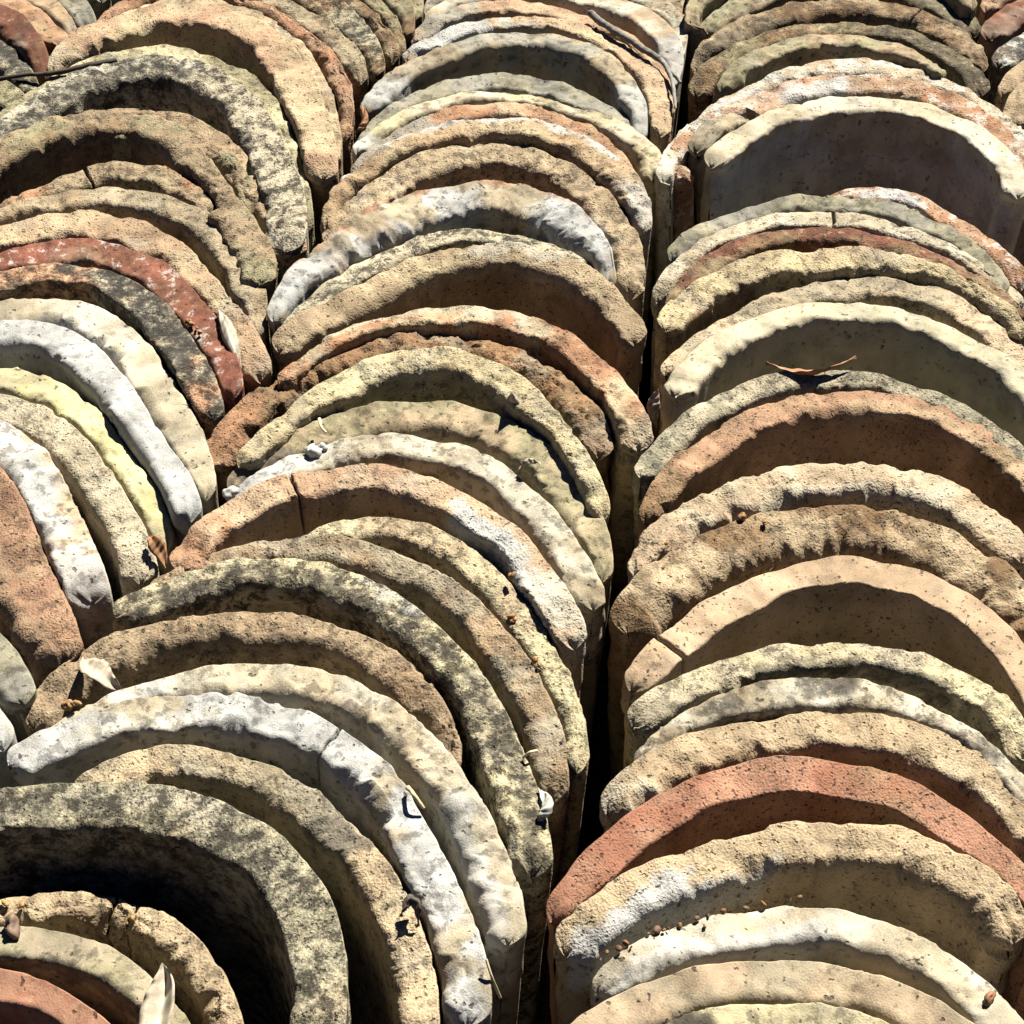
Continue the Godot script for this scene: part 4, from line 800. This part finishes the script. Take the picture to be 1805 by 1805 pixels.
func debris() -> void:
	var pale := Color(0.29, 0.26, 0.2)
	var rust := Color(0.222, 0.104, 0.048)
	leaf([Vector3(0.1347, 0.4230, -0.7088), Vector3(0.1476, 0.4225, -0.7024), Vector3(0.1646, 0.4230, -0.7023), Vector3(0.1823, 0.4270, -0.7087)], 0.0062, Vector3(0, 0.6, 0.8), 0.5, Color(0.244, 0.118, 0.059), Color(0.311, 0.185, 0.104), "curved reddish brown leaf lying in the hollow of the pale greenish cream tile")
	leaf([Vector3(-0.1599, 0.4270, -0.7495), Vector3(-0.1545, 0.4270, -0.7348), Vector3(-0.1490, 0.4260, -0.7202), Vector3(-0.1430, 0.4180, -0.7045)], 0.0085, Vector3(0.9, 0.3, -0.3), 0.3, pale, Color(0.488, 0.466, 0.400), "pale slender leaf stuck point down between the dark red and sandy orange tiles")
	leaf([Vector3(0.0013, 0.4080, -0.6725), Vector3(0.0007, 0.4200, -0.6733), Vector3(-0.0001, 0.4340, -0.6733)], 0.0115, Vector3(1, 0, 0.3), -0.5, Color(0.266, 0.237, 0.178), Color(0.333, 0.296, 0.222), "small grey leaf standing upright against the bright yellow sandy tile")
	leaf([Vector3(0.0033, 0.4200, -0.6266), Vector3(0.0055, 0.4240, -0.6290), Vector3(0.0094, 0.4260, -0.6293), Vector3(0.0143, 0.4230, -0.6312)], 0.004, Vector3(0, 1, 0.2), 0.4, pale, pale, "tiny pale curl of dry leaf on the olive tan tile, right side")
	leaf([Vector3(-0.1920, 0.4220, -0.5053), Vector3(-0.1861, 0.4270, -0.4952), Vector3(-0.1793, 0.4270, -0.4894), Vector3(-0.1722, 0.4180, -0.4890)], 0.0125, Vector3(0.75, -0.25, -0.6), -0.55, Color(0.311, 0.266, 0.200), Color(0.370, 0.326, 0.252), "curled shell-like pale leaf resting on the left arm of the brown tile")
	leaf([Vector3(-0.1330, 0.4300, -0.3469), Vector3(-0.1313, 0.4280, -0.3392), Vector3(-0.1319, 0.4260, -0.3262), Vector3(-0.1331, 0.4260, -0.3068), Vector3(-0.1354, 0.4240, -0.2839)], 0.0125, Vector3(1, 0.1, 0.1), -1.1, Color(0.311, 0.274, 0.207), Color(0.370, 0.340, 0.266), "large pale leaf with midrib lying at the bottom left across the olive grey tile")
	leaf([Vector3(0.0115, 0.4220, -0.4339), Vector3(0.0142, 0.4260, -0.4244), Vector3(0.0132, 0.4260, -0.4188), Vector3(0.0102, 0.4210, -0.4169)], 0.0066, Vector3(1, 0.6, 0.0), 0.1, Color(0.370, 0.363, 0.326), Color(0.385, 0.377, 0.340), "white crescent leaf on the end of the black mottled tile's right arm")
	leaf([Vector3(-0.0951, 0.4260, -0.9589), Vector3(-0.0924, 0.4230, -0.9479), Vector3(-0.0943, 0.4200, -0.9410), Vector3(-0.0986, 0.4170, -0.9379)], 0.005, Vector3(1, 0.2, 0), 0.4, rust, rust * 1.3, "thin rust coloured leaf in the gap left of the pale yellow blunt ended tile")
	leaf([Vector3(-0.1737, 0.4240, -0.5801), Vector3(-0.1703, 0.4240, -0.5756), Vector3(-0.1669, 0.4210, -0.5713), Vector3(-0.1637, 0.4160, -0.5646)], 0.008, Vector3(1, 0.2, -0.2), -0.3, Color(0.222, 0.118, 0.052), rust * 1.2, "orange leaf wedged at the left tip of the orange mortar crusted tile")
	leaf([Vector3(0.0757, 0.4300, -0.6805), Vector3(0.0735, 0.4240, -0.6767), Vector3(0.0734, 0.4180, -0.6738), Vector3(0.0755, 0.4080, -0.6739)], 0.007, Vector3(1, 0.2, 0), 0.4, Color(0.237, 0.178, 0.133), Color(0.296, 0.229, 0.170), "grey brown leaf in the gap between middle and right rows, centre of the photo")
	leaf([Vector3(-0.0439, 0.4230, -0.3716), Vector3(-0.0415, 0.4280, -0.3736), Vector3(-0.0390, 0.4300, -0.3739), Vector3(-0.0372, 0.4280, -0.3705), Vector3(-0.0370, 0.4230, -0.3670)], 0.0058, Vector3(0.5, 0.6, 0.5), 0.5, Color(0.067, 0.056, 0.044), Color(0.089, 0.074, 0.059), "dark bent leaf on the right arm of the buff granular tile")

	place("twig", rod(settled([Vector3(-0.3451, 0.4230, -0.9908), Vector3(-0.3174, 0.4230, -0.9991), Vector3(-0.3046, 0.4240, -1.0002), Vector3(-0.2916, 0.4260, -1.0017), Vector3(-0.2745, 0.4260, -1.0094), Vector3(-0.2586, 0.4260, -1.0158)], 0.0022), 0.0012, 0.002, Color(0.035, 0.027, 0.02), 0.35), settle(Vector3(-0.3451, 0.4230, -0.9908), 0.0022), "dark straight twig lying across tiles in the top left corner", "twig")
	var bent := place("twig", rod([Vector3(0.0521, 0.4260, -1.0725), Vector3(0.0637, 0.4255, -1.0553), Vector3(0.0763, 0.4255, -1.0391), Vector3(0.0886, 0.4255, -1.0231), Vector3(0.0975, 0.4260, -1.0109)], 0.0026, 0.0021, Color(0.126, 0.115, 0.104), 0.4), Vector3(0.0521, 0.4260, -1.0725), "bent grey twig lying on the peach and orange buff tiles, top of the photo", "twig")
	for way in [[Vector3(0.0968, 0.4260, -1.0116), Vector3(0.1012, 0.4255, -0.9991), Vector3(0.1031, 0.4250, -0.9820), Vector3(0.1034, 0.4230, -0.9571)], [Vector3(0.1010, 0.4255, -1.0005), Vector3(0.1053, 0.4250, -0.9930), Vector3(0.1087, 0.4230, -0.9873)]]:
		var arm := MeshInstance3D.new()
		arm.name = "side_shoot"
		arm.mesh = rod(way, 0.0019, 0.0010, Color(0.178, 0.174, 0.163), 0.35)
		arm.position = way[0] - bent.position
		bent.add_child(arm, true)
	var straw := Color(0.444, 0.370, 0.222)
	place("straw", rod([Vector3(-0.0099, 0.4300, -0.3489), Vector3(-0.0075, 0.4240, -0.3439), Vector3(-0.0043, 0.4080, -0.3445)], 0.0006, 0.0005, straw, 0.2), Vector3(-0.0099, 0.4300, -0.3489), "pale straw hanging by the end of the bluish white tile", "straw")
	place("straw", rod([Vector3(-0.0435, 0.4280, -0.4302), Vector3(-0.0401, 0.4300, -0.4247), Vector3(-0.0362, 0.4260, -0.4208)], 0.0011, 0.0007, straw, 0.4), Vector3(-0.0435, 0.4280, -0.4302), "yellowish stalk lying in the gap between the two white tiles", "straw")
	place("straw", rod([Vector3(0.0047, 0.4200, -0.4514), Vector3(0.0076, 0.4240, -0.4514), Vector3(0.0108, 0.4220, -0.4538)], 0.0006, 0.0005, straw * 1.2, 0.2), Vector3(0.0047, 0.4200, -0.4514), "short pale thread of straw beside the grey tan tile's right arm", "straw")
	place("straw", rod([Vector3(-0.0983, 0.4260, -0.6613), Vector3(-0.0966, 0.4280, -0.6531), Vector3(-0.0938, 0.4270, -0.6495)], 0.0009, 0.0006, straw * 1.2, 0.2), Vector3(-0.0983, 0.4260, -0.6613), "tiny hooked straw on the left arm of the olive tan tile", "straw")

	var gold := Color(0.13, 0.06, 0.018)
	scatter("seed", "golden brown dry seed in the line along the back edge of the greyish white tile", "seed", "seeds behind the greyish white tile", [Vector3(0.0344, 0.4210, -0.3552), Vector3(0.0369, 0.4220, -0.3571), Vector3(0.0413, 0.4230, -0.3587), Vector3(0.0445, 0.4230, -0.3605), Vector3(0.0462, 0.4230, -0.3585), Vector3(0.0536, 0.4220, -0.3646), Vector3(0.0568, 0.4220, -0.3659), Vector3(0.0594, 0.4230, -0.3660), Vector3(0.0613, 0.4230, -0.3673), Vector3(0.0660, 0.4220, -0.3699), Vector3(0.0733, 0.4220, -0.3728), Vector3(0.0758, 0.4240, -0.3690), Vector3(0.0779, 0.4220, -0.3738), Vector3(0.0844, 0.4220, -0.3764), Vector3(0.0933, 0.4220, -0.3784), Vector3(0.1000, 0.4220, -0.3795), Vector3(0.1109, 0.4220, -0.3808), Vector3(0.1142, 0.4220, -0.3816)], 0.0011, gold)
	scatter("seed", "single brown seed on the right arm of the greyish white tile", "seed", "", [Vector3(0.1816, 0.4230, -0.3368)], 0.0025, Color(0.222, 0.104, 0.044))
	scatter("flower_crumb", "rust coloured flower crumb caught beside the sandy yellow tile's right arm", "flower crumb", "crumbs beside the sandy yellow tile", [Vector3(-0.0012, 0.4240, -0.5535), Vector3(0.0001, 0.4230, -0.5522), Vector3(-0.0009, 0.4240, -0.5311), Vector3(0.0006, 0.4240, -0.5287), Vector3(0.0108, 0.4230, -0.5045), Vector3(0.0120, 0.4220, -0.5010)], 0.0021, Color(0.266, 0.126, 0.044))
	scatter("flower_crumb", "ochre flower crumb on the low tan tile's split top", "flower crumb", "crumbs on the low tan tile", [Vector3(-0.1522, 0.4140, -0.3785), Vector3(-0.1540, 0.4120, -0.3779), Vector3(-0.1984, 0.4130, -0.3847), Vector3(-0.2047, 0.4130, -0.3852)], 0.0022, Color(0.333, 0.200, 0.067))
	scatter("flower_crumb", "ochre flower crumb at the broken left tip of the brown tile", "flower crumb", "crumbs at the brown tile's tip", [Vector3(-0.1936, 0.4200, -0.4782), Vector3(-0.1905, 0.4210, -0.4761), Vector3(-0.1891, 0.4210, -0.4780)], 0.0021, Color(0.370, 0.207, 0.074))
	scatter("flower_crumb", "brown flower crumb caught on the dark red flecked tile", "flower crumb", "crumbs on the dark red tile", [Vector3(-0.1740, 0.4250, -0.7417), Vector3(-0.1708, 0.4250, -0.7383), Vector3(-0.1687, 0.4250, -0.7339), Vector3(-0.1762, 0.4250, -0.7446)], 0.0022, Color(0.296, 0.148, 0.059))
	scatter("flower_crumb", "brown flower crumb on the rough thick rounded tile's back edge", "flower crumb", "crumbs on the rough thick tile", [Vector3(0.1119, 0.4240, -0.5950), Vector3(0.1222, 0.4240, -0.5908), Vector3(0.0740, 0.4230, -0.5758)], 0.0024, Color(0.266, 0.133, 0.044))
	scatter("clay_shard", "small reddish clay shard on the back edge of the olive grey tile", "shard", "", [Vector3(-0.1965, 0.4240, -0.3674)], 0.0034, Color(0.12, 0.075, 0.05))
